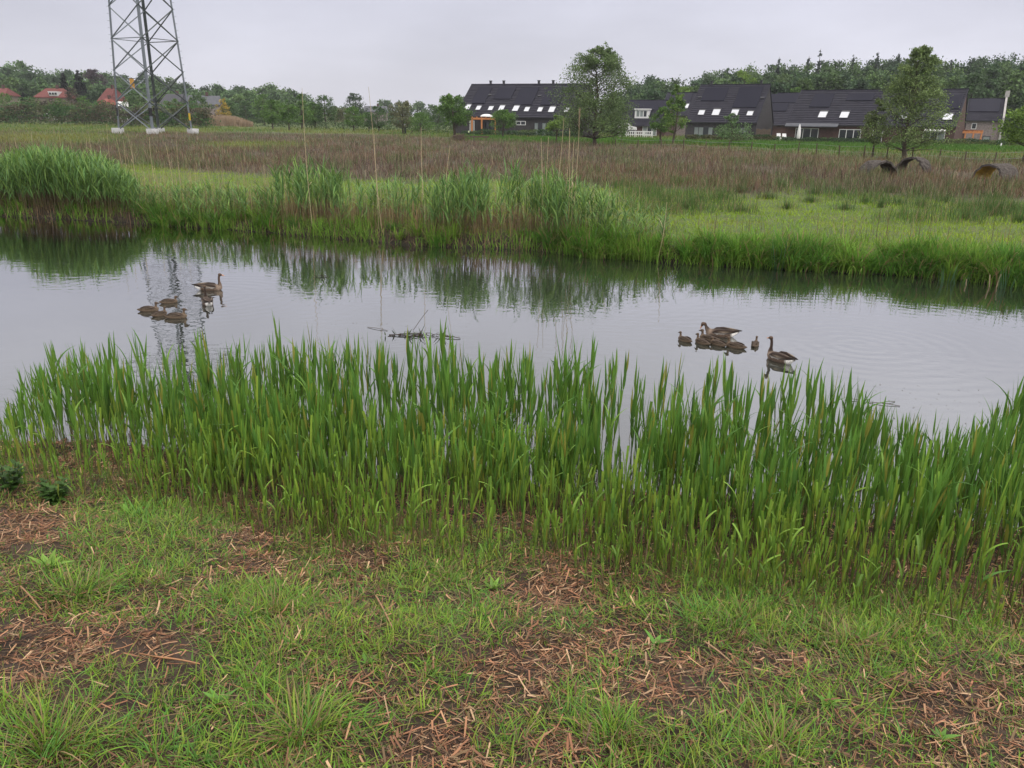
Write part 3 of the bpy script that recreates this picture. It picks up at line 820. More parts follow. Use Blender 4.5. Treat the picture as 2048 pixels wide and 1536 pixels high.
def build_bank_edge():
    s = Soup()
    P, px, q = scatter_far(60000, -.2, 2.4)
    lush = np.interp(px, [-200, 240, 300, 540, 600, 1000, 1090, 1150, 1300, 1345, 1400, 1600, 1660, 1700, 2048], [.24, .24, .5, .5, .26, .2, .3, .5, .5, .22, .5, .5, .22, .5, .5])
    cl = np.clip(fbm(P[:, 0] * .95, P[:, 1] * .95, 3, 95) * 1.9 - .45, 0, 1.1)
    keep = rng.random(len(P)) < np.clip(lush * (.06 + 1.5 * cl) * np.exp(-np.maximum(q, 0) * .75) * 1.3, 0, 1)
    P, px, q, lush, cl = P[keep], px[keep], q[keep], lush[keep], cl[keep]; n = len(P)
    P[:, 2] = np.maximum(P[:, 2], 0)
    hmax = np.interp(px, [-200, 280, 540, 1000, 1200, 1400, 1600, 1700, 2048], [.35, .5, .42, .36, .55, .5, .36, .44, .48])
    c = cmix((.11, .23, .032), (.19, .32, .05), rng.random(n)) * U(.75, 1.2, (n, 1))
    h = hmax * (.22 + 1.15 * cl) * U(.7, 1.15, n) * np.exp(-np.maximum(q, 0) * .3)
    s.add(*blades(P, h, U(.011, .024, n), U(0, 2 * PI, n), np.abs(rng.normal(0, .30, n)), U(.1, 1.9, n), c * np.array([.95, .9, .95]), c * 1.08, 5, 'grass', U(-.5, .5, n)))
    # arching sedge tussocks that hang over the water
    T, tpx, tq = scatter_far(900, -.05, .75)
    kp = np.interp(tpx, [-200, 270, 300, 420, 540, 600, 1060, 1100, 1180, 1300, 1345, 1380, 1640, 1665, 1690, 2300], [0, .05, .5, .35, .45, .05, .1, .7, .95, .95, .05, 1, 1, .1, 1, 1]) * np.interp(tq, [0, .3, .75], [1, .8, .35])
    for p, x_ in zip(T[rng.random(len(T)) < kp], tpx[rng.random(len(tpx)) < 2]):
        k = int(rng.integers(45, 85)); a = U(0, 2 * PI, k); r_ = np.abs(rng.normal(0, .09, k)); B = np.stack([p[0] + np.cos(a) * r_, p[1] + np.sin(a) * r_, np.full(k, max(p[2], .0))], -1)
        hh = (U(.24, .60) if rng.random() < .6 else U(.5, .8)) * U(.6, 1.15, k); c = np.array([(.10, .235, .035), (.085, .19, .035), (.14, .28, .04), (.175, .29, .045)][int(rng.integers(4))]) * U(.7, 1.25, (k, 1))
        old = rng.random(k) < .1; c[old] = np.array([.27, .19, .10])
        s.add(*blades(B, hh, U(.014, .027, k), a + rng.normal(0, .5, k), U(.02, .5, k), U(.3, 1.9, k), c * .9, c * 1.12, 6, 'grass', U(-.4, .4, k), .15))
    o = s.obj("bank_grass", M_FIELD); kind(o, "stuff"); tag(o, "lush arching green grass along the far water edge", "grass")
    # dead stems and leaf rubbish at the foot of the bank
    s = Soup()
    P, px, q = scatter_far(20000, -.15, 2.8)
    dd = np.interp(px, [-200, 0, 240, 400, 560, 700, 1000, 1150, 1250, 1400, 2048], [1, 1, .9, .5, .9, 1, 1, .8, .45, .3, .3])
    keep = rng.random(len(P)) < dd * np.where(q < .3, 1, np.interp(px, [-200, 250, 330, 560, 1100, 1250, 2048], [.35, .3, .55, .7, .65, .15, .05])); P, px, q = P[keep], px[keep], q[keep]; n = len(P)
    P[:, 2] = np.maximum(P[:, 2], 0)
    c = np.array([(.25, .16, .085), (.18, .11, .06), (.32, .23, .13), (.12, .075, .045)])[rng.integers(0, 4, n)] * U(.8, 1.2, (n, 1))
    hh = np.where(q < .3, U(.08, .4, n), U(.3, .95, n)); flat = rng.random(n) < np.where(q < .3, .45, .12)
    s.add(*blades(P, hh, U(.007, .013, n), U(0, 2 * PI, n), np.where(flat, U(.9, 1.6, n), np.abs(rng.normal(0, .14, n))), np.where(flat, .1, rng.normal(0, .2, n)), c * .9, c * 1.1, 3, 'grass'))
    o = s.obj("dead_stems", M_STRAW); kind(o, "stuff"); tag(o, "dead brown stems and leaf remains at the foot of the far bank", "dead stems")
    # tall straw coloured grasses scattered over the left bank
    s = Soup()
    P, px, q = scatter_far(3200, .6, 9, (-240, 1300))
    keep = rng.random(len(P)) < np.interp(px, [-240, 0, 250, 560, 640, 1300], [.6, .6, .7, .5, .2, .12]); P = P[keep]; n = len(P)
    c = np.array([.36, .29, .16]) * U(.7, 1.15, (n, 1))
    s.add(*blades(P, U(.4, 1.25, n), U(.007, .012, n), U(0, 2 * PI, n), np.abs(rng.normal(0, .1, n)), rng.normal(0, .25, n), c * .95, c * 1.05, 3))
    o = s.obj("dry_grass", M_STRAW); kind(o, "stuff"); tag(o, "tall thin straw coloured grass over the left part of the far bank", "grass")
build_bank_edge()

# single tall dry reeds that stand above the far bank
def dry_reed(xb, yb, xt, yt, Y, label, plume=False):
    B = at_y(xb, yb, Y); B[2] = float(zg(B[0], B[1])) - .02
    T = at_y(xt, yt, Y + U(-.15, .15))
    t = np.linspace(0, 1, 8)[:, None]
    C = (T - B) * t; C[:, 0] += .035 * np.sin(t[:, 0] * PI) * rng.choice([-1, 1])
    root = thing("dry_reed", label, "dry reed", B, 0, "tall dry reeds of the far bank")
    c = np.array([.44, .35, .21]) * U(.85, 1.1)
    Soup().add(*tubes(C[None], np.linspace(.009, .0045, 8)[None], c, 5)).obj("stem", M_STRAW, root)
    if plume:
        n = 90; k = U(.86, 1.0, n); P = C[-1] * k[:, None]
        cc = np.array([.34, .25, .17]) * U(.7, 1.2, (n, 1))
        Soup().add(*blades(P, U(.05, .13, n), .006, U(0, 2 * PI, n), U(.1, .6, n), U(.2, .9, n), cc, cc, 2)).obj("plume", M_STRAW, root)
    n = 2; zz = U(.3, .6, n)[:, None] * C[-1]
    Soup().add(*blades(zz, U(.2, .4, n), .014, U(0, 2 * PI, n), U(.4, .9, n), U(.8, 1.5, n), c, c * .9, 4, 'leaf')).obj("withered_leaf", M_STRAW, root)
DR = [((618, 345), (604, 176), 22.4, "very tall single dry reed at the left of the middle stand, above the orchard", 0),
      ((753, 345), (737, 174), 21.8, "tallest dry reed of the middle, its tip against the sky", 0),
      ((760, 350), (748, 262), 21.6, "shorter dry reed close beside the tallest middle one", 0),
      ((850, 352), (842, 255), 21.2, "leaning dry reed in front of the brown rushes, below the low spreading tree", 0),
      ((884, 360), (900, 292), 21.0, "bent dry reed with a side shoot, right of the leaning one", 0),
      ((1085, 345), (1082, 276), 20.6, "leftmost upright dry reed of the cluster near the big willow", 0),
      ((1097, 350), (1097, 274), 20.6, "upright dry reed second in the cluster near the big willow", 0),
      ((1104, 350), (1128, 236), 20.4, "slanting dry reed of the cluster, leaning towards the willow", 0),
      ((1124, 352), (1140, 262), 20.4, "dry reed just below the willow crown, leaning slightly", 0),
      ((1138, 352), (1139, 256), 20.2, "straight dry reed directly beside the plumed one", 0),
      ((1145, 352), (1160, 218), 20.2, "plumed dry reed, tallest before the willow crown", 1),
      ((1150, 350), (1148, 278), 20.2, "shortest dry reed of the cluster below the willow", 0),
      ((1212, 420), (1224, 372), 20.0, "short dry reed over the edge grass right of the middle stand", 0),
      ((1318, 470), (1334, 404), 18.6, "slanting dry reed at the right end of the middle reeds", 0)]
for b_, t_, Y_, l_, p_ in DR: dry_reed(*b_, *t_, Y_, l_, bool(p_))
random.seed(3)
for k, (x_, top) in enumerate([(28, 262), (62, 250), (88, 270), (118, 258), (140, 268), (172, 262), (213, 235), (232, 262), (247, 268), (255, 255), (262, 270), (298, 262), (330, 272), (352, 262), (178, 258), (200, 280)]):
    dry_reed(x_ + U(4, 12), 318, x_, top + 12, 26.5 + U(0, 2), "thin pale dry reed rising from the left reed stand before the field")

def rush_clump(px, py, hpx, i):
    p = on_ground(px, py); h = max(.35, hpx / (F_PX / p[1])) * U(.9, 1.25); wd = U(.8, 1.8)
    n = int(130 * wd); a = U(0, 2 * PI, n); r_ = np.abs(rng.normal(0, .24 * h + .1, n)) * wd
    B = np.stack([np.cos(a) * r_, np.sin(a) * r_ * .7, np.zeros(n)], -1)
    c = cmix((.05, .105, .03), (.10, .165, .042), rng.random(n)); dd = rng.random(n) < .15; c[dd] = (.22, .16, .09)
    root = thing("rush_clump", "dark green soft rush clump in the light grass of the far field", "rush clump", p, 0, "soft rush clumps in the far field")
    Soup().add(*blades(B, U(.35, 1.05, n) * h * np.exp(-r_ * .35), U(.008, .015, n), a + rng.normal(0, .8, n), U(.0, .55, n), U(0, .6, n), c, c * 1.1, 3)).obj("foliage", M_LEAF, root)
def loose_rushes():
    n = 90000; px = U(1180, 2250, n); py = U(352, 446, n)
    k = np.stack([on_z(a, b, .5) for a in (1180, 2250) for b in (352, 446)])
    d = FWD[None] + ((px - 1024) / F_PX)[:, None] * RIGHT[None] + ((768 - py) / F_PX)[:, None] * UP[None]
    P = CAM + d * ((.5 - CAM_H) / d[:, 2])[:, None]; x, y = P[:, 0], P[:, 1]; P[:, 2] = zg(x, y)
    m_ = fbm(x * .42, y * .30, 4, 99); keep = rng.random(n) < sstep(.5, .68, m_) * np.interp(py, [352, 380, 420, 446], [1, .9, .55, .15]) * np.interp(px, [1180, 1400, 1800, 2250], [.5, .7, .9, 1]); P, m_ = P[keep], m_[keep]; n = len(P)
    c = cmix((.065, .125, .035), (.115, .19, .048), rng.random(n)); dd = rng.random(n) < .2; c[dd] = (.24, .18, .10)
    o = Soup().add(*blades(P, U(.15, .5, n) * (m_ * 1.7), U(.009, .018, n), U(0, 2 * PI, n), U(0, .6, n), U(0, .8, n), c, c * 1.1, 2)).obj("loose_rushes", M_FIELD)
    kind(o, "stuff"); tag(o, "loose green rushes and coarse grass on the right of the far field", "rushes")
loose_rushes()
RC = [(1357, 372, 25), (1630, 390, 34), (1680, 390, 30), (1534, 398, 26), (1440, 400, 26), (1378, 418, 36), (1395, 405, 26), (1480, 385, 22), (1730, 408, 24), (1760, 415, 26),
      (1800, 410, 24), (1840, 415, 28), (1890, 405, 30), (1930, 440, 40), (1985, 430, 40), (1965, 420, 36), (2020, 425, 36), (2040, 445, 36), (1900, 380, 26), (1950, 378, 24), (2010, 385, 24),
      (1575, 418, 24), (1620, 405, 22), (1325, 405, 28), (1290, 392, 26), (1250, 372, 20), (1710, 372, 20), (1850, 385, 22), (1560, 375, 22), (1420, 372, 22), (680, 362, 18), (560, 340, 14), (455, 332, 16),
      (1300, 372, 20), (1480, 425, 20), (1690, 420, 22), (1780, 385, 20), (1990, 400, 24)]
for i, a in enumerate(RC): rush_clump(*a, i)

def iris(px, py, hpx, n, label):
    p = on_ground(px, py); h = hpx / (F_PX / p[1])
    root = thing("flag_iris", label, "iris plant", p, 0, "blue green iris fans at the far water edge")
    B = np.stack([U(-.12, .12, n), U(-.08, .08, n), np.zeros(n)], -1)
    c = np.array([.075, .15, .07]) * U(.8, 1.2, (n, 1))
    Soup().add(*blades(B, U(.6, 1.05, n) * h, U(.022, .034, n), np.where(B[:, 0] > 0, 0, PI) + U(-.4, .4, n), U(.02, .22, n), U(0, .25, n), c, c * 1.1, 4, 'leaf')).obj("sword_leaves", M_LEAF, root)
iris(1556, 532, 100, 12, "tallest blue green iris fan, in the lush grass right of the middle reeds")
iris(1838, 520, 52, 10, "pale blue green iris behind the right edge grass")
iris(1892, 556, 68, 14, "blue green iris fan at the water edge beside the twin pale leaves")
iris(1920, 557, 52, 9, "small iris fan close right of another iris at the water edge")
iris(2012, 566, 75, 14, "iris fan near the right picture edge, right of the withered cattail leaves")
iris(1440, 520, 60, 8, "iris leaves within the first lush grass clump")
def cattail(px, py, hpx, label, k=3):
    p = on_ground(px, py); h = hpx / (F_PX / p[1])
    root = thing("withered_cattail", label, "cattail", p, 0, "withered pale cattail leaves")
    c = np.array([.42, .32, .20])
    B = np.stack([np.linspace(-.05, .05, k), np.zeros(k), np.zeros(k)], -1)
    Soup().add(*blades(B, np.full(k, h) * U(.8, 1, k), .045, np.linspace(PI, 0, k), np.full(k, .1), .05, c * .8, c, 3, 'cut')).obj("dead_leaf", M_STRAW, root)
cattail(1988, 563, 50, "pair of broad pale withered cattail leaves at the right water edge", 2)
cattail(1600, 515, 58, "single tall withered stem over the lush grass", 1)
cattail(1942, 560, 42, "single pale withered stem left of the broad pair", 1)

def scrub_mass(name, label, cat, pts, zb, h, depth, n, cols, lsize, group=None, parts=True):
    """a hedge or belt of bushes along a ground line"""
    A = np.array(pts, float)
    seg = np.linalg.norm(np.diff(A, axis=0), axis=1); cum = np.concatenate([[0], np.cumsum(seg)])
    s = U(0, cum[-1], n)
    x, y = np.interp(s, cum, A[:, 0]), np.interp(s, cum, A[:, 1])
    top = h * (.55 + .75 * fbm(s * .45, s * 0 + 3, 3, len(label)))
    zz = U(0, 1, n) ** .7 * top; off = rng.normal(0, depth * .4, n)
    P = np.stack([x + off * .3, y + off, zg(x, y) + zz - (off / depth) ** 2 * .3], -1)
    ci = (vnoise(s * .5, zz * .8, 7) * len(cols)).astype(int) % len(cols)
    c = np.array(cols)[ci] * U(.7, 1.25, (n, 1))
    root = thing(name, label, cat, (A[0][0], A[0][1], float(zg(*A[0]))), 0, group)
    P -= np.array(root.location)
    Soup().add(*leafcards(P, U(.7, 1.3, n) * lsize, c, .5)).obj("foliage", M_TREE, root)
    return root

# ------------------------------------------------------------------ geese and goslings
def loft(bm, pts, ry, rz, n=14):
    """closed lofted tube through pts; ry sideways radius, rz radius in the other direction"""
    P = [Vector(p) for p in pts]; rings = []
    for i, p in enumerate(P):
        t = (P[min(i + 1, len(P) - 1)] - P[max(i - 1, 0)]).normalized()
        s = Vector((0, 1, 0)); s = (s - t * s.dot(t)).normalized(); u = t.cross(s).normalized()
        rings.append([bm.verts.new(p + s * ry[i] * math.cos(a) + u * rz[i] * math.sin(a)) for a in [2 * PI * k / n for k in range(n)]])
    for a, b in zip(rings, rings[1:]):
        for k in range(n): bm.faces.new((a[k], a[(k + 1) % n], b[(k + 1) % n], b[k]))
    bm.faces.new(rings[0][::-1]); bm.faces.new(rings[-1])

def smooth_curve(pts, n):
    pts = np.array(pts, float); k = len(pts)
    def cr(t):
        i = min(int(t), k - 2); f = t - i
        p0, p1, p2, p3 = pts[max(i - 1, 0)], pts[i], pts[i + 1], pts[min(i + 2, k - 1)]
        return .5 * ((2 * p1) + (-p0 + p2) * f + (2 * p0 - 5 * p1 + 4 * p2 - p3) * f * f + (-p0 + 3 * p1 - 3 * p2 + p3) * f ** 3)
    return np.array([cr(t) for t in np.linspace(0, k - 1 - 1e-6, n)])

def fused(bm, voxel, it=4):
    bmesh.ops.recalc_face_normals(bm, faces=bm.faces)
    me = bpy.data.meshes.new("tmp"); bm.to_mesh(me); bm.free()
    o = bpy.data.objects.new("tmp", me); sc.collection.objects.link(o)
    r = o.modifiers.new("r", 'REMESH'); r.mode = 'VOXEL'; r.voxel_size = voxel; r.use_smooth_shade = True
    s = o.modifiers.new("s", 'SMOOTH'); s.iterations = it; s.factor = .5
    out = bpy.data.meshes.new_from_object(o.evaluated_get(bpy.context.evaluated_depsgraph_get()))
    bpy.data.objects.remove(o); bpy.data.meshes.remove(me)
    return out

def paint(me, fn, mat):
    n = len(me.vertices); V = np.empty(n * 3); me.vertices.foreach_get("co", V); V = V.reshape(-1, 3)
    C = np.concatenate([fn(V), np.ones((n, 1))], 1).astype(np.float32)
    at = me.color_attributes.new("Col", 'FLOAT_COLOR', 'POINT'); at.data.foreach_set("color", C.ravel())
    me.materials.clear(); me.materials.append(mat)
    return me

GB, DK, BUFF, WHT = np.array([.145, .098, .066]), np.array([.03, .02, .015]), np.array([.27, .20, .15]), np.array([.78, .75, .70])
def bird(loc, rz, S, neck, label, young=False, head_dir=(1, 0, -.12), group=None, sideways=0.0):
    """unit bird swims along +x with its waterline at z = 0; body about one unit long, tail tip to breast"""
    root = thing("gosling" if young else "goose", label, "gosling" if young else "goose", loc, rz, group)
    root.scale = (S, S, S)
    bm = bmesh.new()
    if young:
        xs = [-.56, -.50, -.40, -.25, -.05, .15, .30, .39, .43]
        zc = [.115, .105, .085, .065, .06, .065, .08, .10, .115]
        ry = [.02, .06, .115, .165, .195, .19, .15, .09, .03]; rzv = [.015, .045, .085, .135, .165, .165, .135, .085, .03]
    else:
        xs = [-.66, -.60, -.52, -.40, -.22, 0, .18, .30, .38, .42]
        zc = [.175, .16, .135, .10, .08, .07, .075, .09, .115, .13]
        ry = [.02, .055, .085, .135, .185, .205, .185, .14, .085, .03]; rzv = [.008, .03, .065, .12, .165, .18, .165, .13, .08, .03]
    loft(bm, [(x, 0, z) for x, z in zip(xs, zc)], ry, rzv, 18)
    nk = smooth_curve(neck, 16)
    r0, r1 = (.085, .050) if young else (.095, .041)
    rad = np.interp(np.linspace(0, 1, 16), [0, .2, .45, .9, 1], [r0 * 1.25, r0, r1 * 1.12, r1, r1])
    loft(bm, [tuple(p) for p in nk], rad, rad, 12)
    H = Vector(nk[-1]); hd = Vector(head_dir).normalized()
    hr = .068 if young else .060
    hp = [H - hd * hr * 1.15, H - hd * hr * .8, H - hd * hr * .1, H + hd * hr * .7, H + hd * hr * 1.35, H + hd * hr * 1.7]
    up = Vector((0, 0, 1)) * hr * .1
    loft(bm, [p + up * k for p, k in zip(hp, (0, 1, 2, 1.4, 0, -.8))], [hr * k for k in (.35, .72, .95, .8, .5, .34)], [hr * k for k in (.35, .75, 1.0, .82, .5, .34)], 12)
    me = fused(bm, .014)
    nkp = nk
    def col(V):
        d = np.linalg.norm(V[:, None, :] - nkp[None], axis=2); j = d.argmin(1); dm = d.min(1)
        tn = j / 15.0
        nz = rng.uniform(.9, 1.1, (len(V), 1))
        back = sstep(.08, .17, V[:, 2]); x = V[:, 0]
        if young:
            c = cmix((.105, .075, .05), (.05, .033, .022), back)
            c = cmix(c, (.17, .125, .085), sstep(.22, .38, x) * (1 - back) * .8)
            neckm = (tn > .25) & (dm < .12)
            c = np.where(neckm[:, None], cmix((.15, .105, .07), (.085, .058, .038), tn), c)
        else:
            c = cmix((.105, .072, .052), (.048, .031, .022), back)
            c = cmix(c, BUFF, sstep(.12, .34, x) * .85)
            rear = sstep(-.34, -.46, x)
            c = cmix(c, WHT, rear * (1 - sstep(.165, .19, V[:, 2])))
            c = cmix(c, DK, sstep(-.60, -.63, x) * .8)
            side = V[:, 0] - nkp[j][:, 0]
            nc = cmix(BUFF * .8, (.095, .060, .042), sstep(.15, .45, tn))
            hind = sstep(.012, -.03, side) * sstep(.15, .35, tn) * sstep(1.0, .85, tn)
            nc = cmix(nc, DK * .8, hind * .8)
            nm = sstep(.16, .10, dm) * sstep(.06, .22, tn)
            c = cmix(c, nc, nm)
        return np.clip(c * nz, 0, 1)
    link("body", paint(me, col, M_FEATHER), root)
    # folded wings
    for sgn in (-1, 1):
        bm = bmesh.new()
        if young: P_ = [(-.40, .10, .165), (-.25, .14, .175), (-.05, .165, .165), (.12, .165, .15), (.20, .155, .14)]; A = [.006, .018, .024, .020, .006]; B = [.012, .05, .075, .06, .02]
        else: P_ = [(-.74, .015, .225), (-.62, .05, .222), (-.42, .11, .205), (-.15, .165, .185), (.08, .178, .165), (.21, .165, .15)]; A = [.006, .018, .034, .040, .034, .01]; B = [.008, .024, .062, .10, .09, .02]
        loft(bm, [(x, y * sgn, z) for x, y, z in P_], A, B, 12)
        bmesh.ops.recalc_face_normals(bm, faces=bm.faces)
        w = bpy.data.meshes.new("wing"); bm.to_mesh(w); bm.free()
        for p in w.polygons: p.use_smooth = True
        dark = np.array([.042, .028, .019]) if young else np.array([.036, .023, .017])
        def wc(V):
            bars = (np.sin(V[:, 0] * 62 + V[:, 2] * 30) > .62).astype(float)
            c = cmix(np.tile(dark, (len(V), 1)), (.30, .235, .17), bars * (0.35 if young else .75))
            if not young:
                c = cmix(c, (.02, .015, .012), sstep(-.45, -.62, V[:, 0]))
                c = cmix(c, WHT * .8, sstep(.15, .11, V[:, 2]) * .7)
            return c
        link("wing", paint(w, wc, M_FEATHER), root)
    bk, ey = (plain("young_beak", (.06, .05, .045), .5), plain("bird_eye", (.01, .008, .006), .15)) if young else (plain("goose_beak", (.52, .24, .12), .45), plain("bird_eye", (.01, .008, .006), .15))
    bl = hr * (1.15 if young else 1.5); b0 = H + hd * hr * 1.45
    bm = bmesh.new()
    loft(bm, [b0, b0 + hd * bl * .4 + Vector((0, 0, -.004)), b0 + hd * bl * .85 + Vector((0, 0, -.012)), b0 + hd * bl + Vector((0, 0, -.018))],
         [hr * k for k in (.42, .36, .27, .12)], [hr * k for k in (.46, .32, .18, .08)], 10)
    b_ = bpy.data.meshes.new("beak"); bm.to_mesh(b_); bm.free(); b_.materials.append(bk)
    link("beak", b_, root)
    sdv = hd.cross(Vector((0, 0, 1))).normalized()
    for sgn in (-1, 1):
        bm = bmesh.new(); bmesh.ops.create_uvsphere(bm, u_segments=8, v_segments=6, radius=hr * .17)
        e_ = bpy.data.meshes.new("eye"); bm.to_mesh(e_); bm.free(); e_.materials.append(ey)
        o = link("eye", e_, root); o.location = H + hd * hr * .55 + sdv * hr * .80 * sgn + Vector((0, 0, hr * .3))
    return root

NECK_UP = [(.26, 0, .09), (.335, 0, .20), (.325, 0, .36), (.335, 0, .52), (.375, 0, .60)]
NECK_MID = [(.25, 0, .10), (.32, 0, .19), (.315, 0, .32), (.33, 0, .42), (.37, 0, .47)]
NECK_YNG = [(.24, 0, .10), (.32, 0, .18), (.335, 0, .25), (.36, 0, .31)]
NECK_YNG_UP = [(.24, 0, .10), (.31, 0, .20), (.315, 0, .30), (.34, 0, .37)]
NECK_YNG_LOW = [(.24, 0, .10), (.31, 0, .17), (.33, 0, .21), (.36, 0, .25)]
NECK_PREEN = [(.25, 0, .10), (.37, 0, .20), (.44, 0, .33), (.475, 0, .40), (.54, 0, .375)]
def wl(px, py): return on_z(px, py, 0.0)
def hdg(deg): return R(deg)
FL, FR = "goose family on the left of the water", "goose family on the right of the water"
bird(wl(423, 580), hdg(6), .475, NECK_UP, "grown grey brown goose side on, swimming with neck held straight, farthest of its family", group=FL)
bird(wl(415, 608), hdg(118), .45, NECK_UP, "grown goose seen from behind with white rump, between the goslings and the side on goose", group=FL)
bird(wl(299, 622), hdg(18), .34, NECK_YNG_UP, "large gosling leading at the left end of its family, tail to the left", True, group=FL)
bird(wl(339, 606), hdg(28), .31, NECK_YNG, "gosling farthest back of the left four, behind the others", True, group=FL)
bird(wl(320, 631), hdg(62), .31, NECK_YNG_UP, "upright gosling in the middle of the left four, neck raised", True, group=FL)
bird(wl(354, 636), hdg(12), .36, NECK_YNG_UP, "gosling nearest the reeds in the left family, beak pointing right", True, group=FL)
bird(wl(1437, 672), hdg(168), .46, NECK_PREEN, "grown goose with bowed neck and beak at its breast, behind the goslings", head_dir=(.42, 0, -.9), group=FR)
bird(wl(1556, 721), hdg(118), .46, NECK_UP, "grown goose alone at the right, seen from behind with dark upright neck", group=FR)
bird(wl(1369, 682), hdg(122), .29, NECK_YNG_UP, "small dark gosling apart at the left end of the right family", True, group=FR)
bird(wl(1404, 687), hdg(120), .31, NECK_YNG_UP, "gosling directly below the bowed head of the grown goose", True, group=FR)
bird(wl(1417, 680), hdg(140), .34, NECK_YNG_UP, "gosling with raised pale neck, close against the bowed grown goose", True, group=FR)
bird(wl(1435, 690), hdg(125), .31, NECK_YNG_LOW, "gosling with low head in the middle of the right family", True, group=FR)
bird(wl(1470, 695), hdg(140), .33, NECK_YNG_UP, "biggest gosling of the right family, partly behind a single reed leaf", True, group=FR)
bird(wl(1510, 691), hdg(65), .28, NECK_YNG_UP, "gosling facing right between its family and the lone grown goose", True, group=FR)

# floating plant remains before the reeds
def debris(px, py, label, n, spread, k_green):
    p = wl(px, py); p[2] = .004
    root = thing("floating_plant", label, "water plant", p, 0, "plant remains floating on the water")
    a = U(0, PI, n); L = U(.08, .4, n); c0 = np.stack([rng.normal(0, spread, n), rng.normal(0, spread * .35, n), U(0, .012, n)], -1)
    d = np.stack([np.cos(a), np.sin(a), U(-.02, .08, n)], -1) * L[:, None] / 2
    Soup().add(*tubes(np.stack([c0 - d, c0 + np.array([0, 0, .015]), c0 + d], 1), U(.003, .007, n)[:, None], np.array([.035, .022, .016]), 4)).obj("twig", M_STRAW, root)
    m_ = k_green
    B = np.stack([rng.normal(0, spread * .8, m_), rng.normal(0, spread * .3, m_), np.zeros(m_)], -1)
    c = np.array([.06, .09, .025]) * U(.5, 1.3, (m_, 1))
    Soup().add(*blades(B, U(.06, .2, m_), U(.012, .03, m_), U(0, 2 * PI, m_), U(.2, 1.3, m_), U(0, .9, m_), c, c, 4, 'leaf')).obj("foliage", M_LEAF, root)
debris(826, 672, "tangle of dark twigs and leaves floating just beyond the middle reeds", 15, .17, 20)
debris(890, 674, "few dark leaves floating right of the twig tangle", 7, .09, 10)
debris(645, 553, "small dark plant tuft on the water before the reed reflection", 4, .06, 10)
def float_stem(px0, py0, px1, py1, label, z1=.006):
    A, B = wl(px0, py0), on_z(px1, py1, z1); A[2] = .006
    o = Soup().add(*tubes(np.array([A * 0, (B - A) * .5 + np.array([0, 0, .01]), B - A]), .004, np.array([.07, .05, .035]), 4)).obj("floating_straw", M_STRAW)
    o.location = A; tag(o, label, "straw", "loose stems on the open water")
float_stem(735, 655, 775, 661, "dark stem lying on the water left of the twig tangle")
float_stem(826, 662, 856, 620, "thin bent stem rising from the twig tangle out of the water", .30)
float_stem(1735, 805, 1800, 812, "thin stem floating on the water at the right behind the reeds")
float_stem(1690, 800, 1720, 800, "tiny straw on the water above the right reeds")
float_stem(1765, 806, 1790, 803, "short straw floating beside the thin stem at the right")

n = 90; pts = np.array([wl(a, b) for a, b in zip(np.concatenate([U(1650, 1960, 60), U(640, 960, 30)]), np.concatenate([U(770, 850, 60), U(640, 690, 30)]))]); pts[:, 2] = .004
o = Soup().add(*blades(pts, U(.01, .06, n), U(.004, .012, n), U(0, 2 * PI, n), 1.54, .02, np.array([.06, .05, .03]), np.array([.10, .09, .05]), 2)).obj("floating_specks", M_STRAW)
kind(o, "stuff"); tag(o, "tiny bits of straw and leaf floating on the water", "litter")

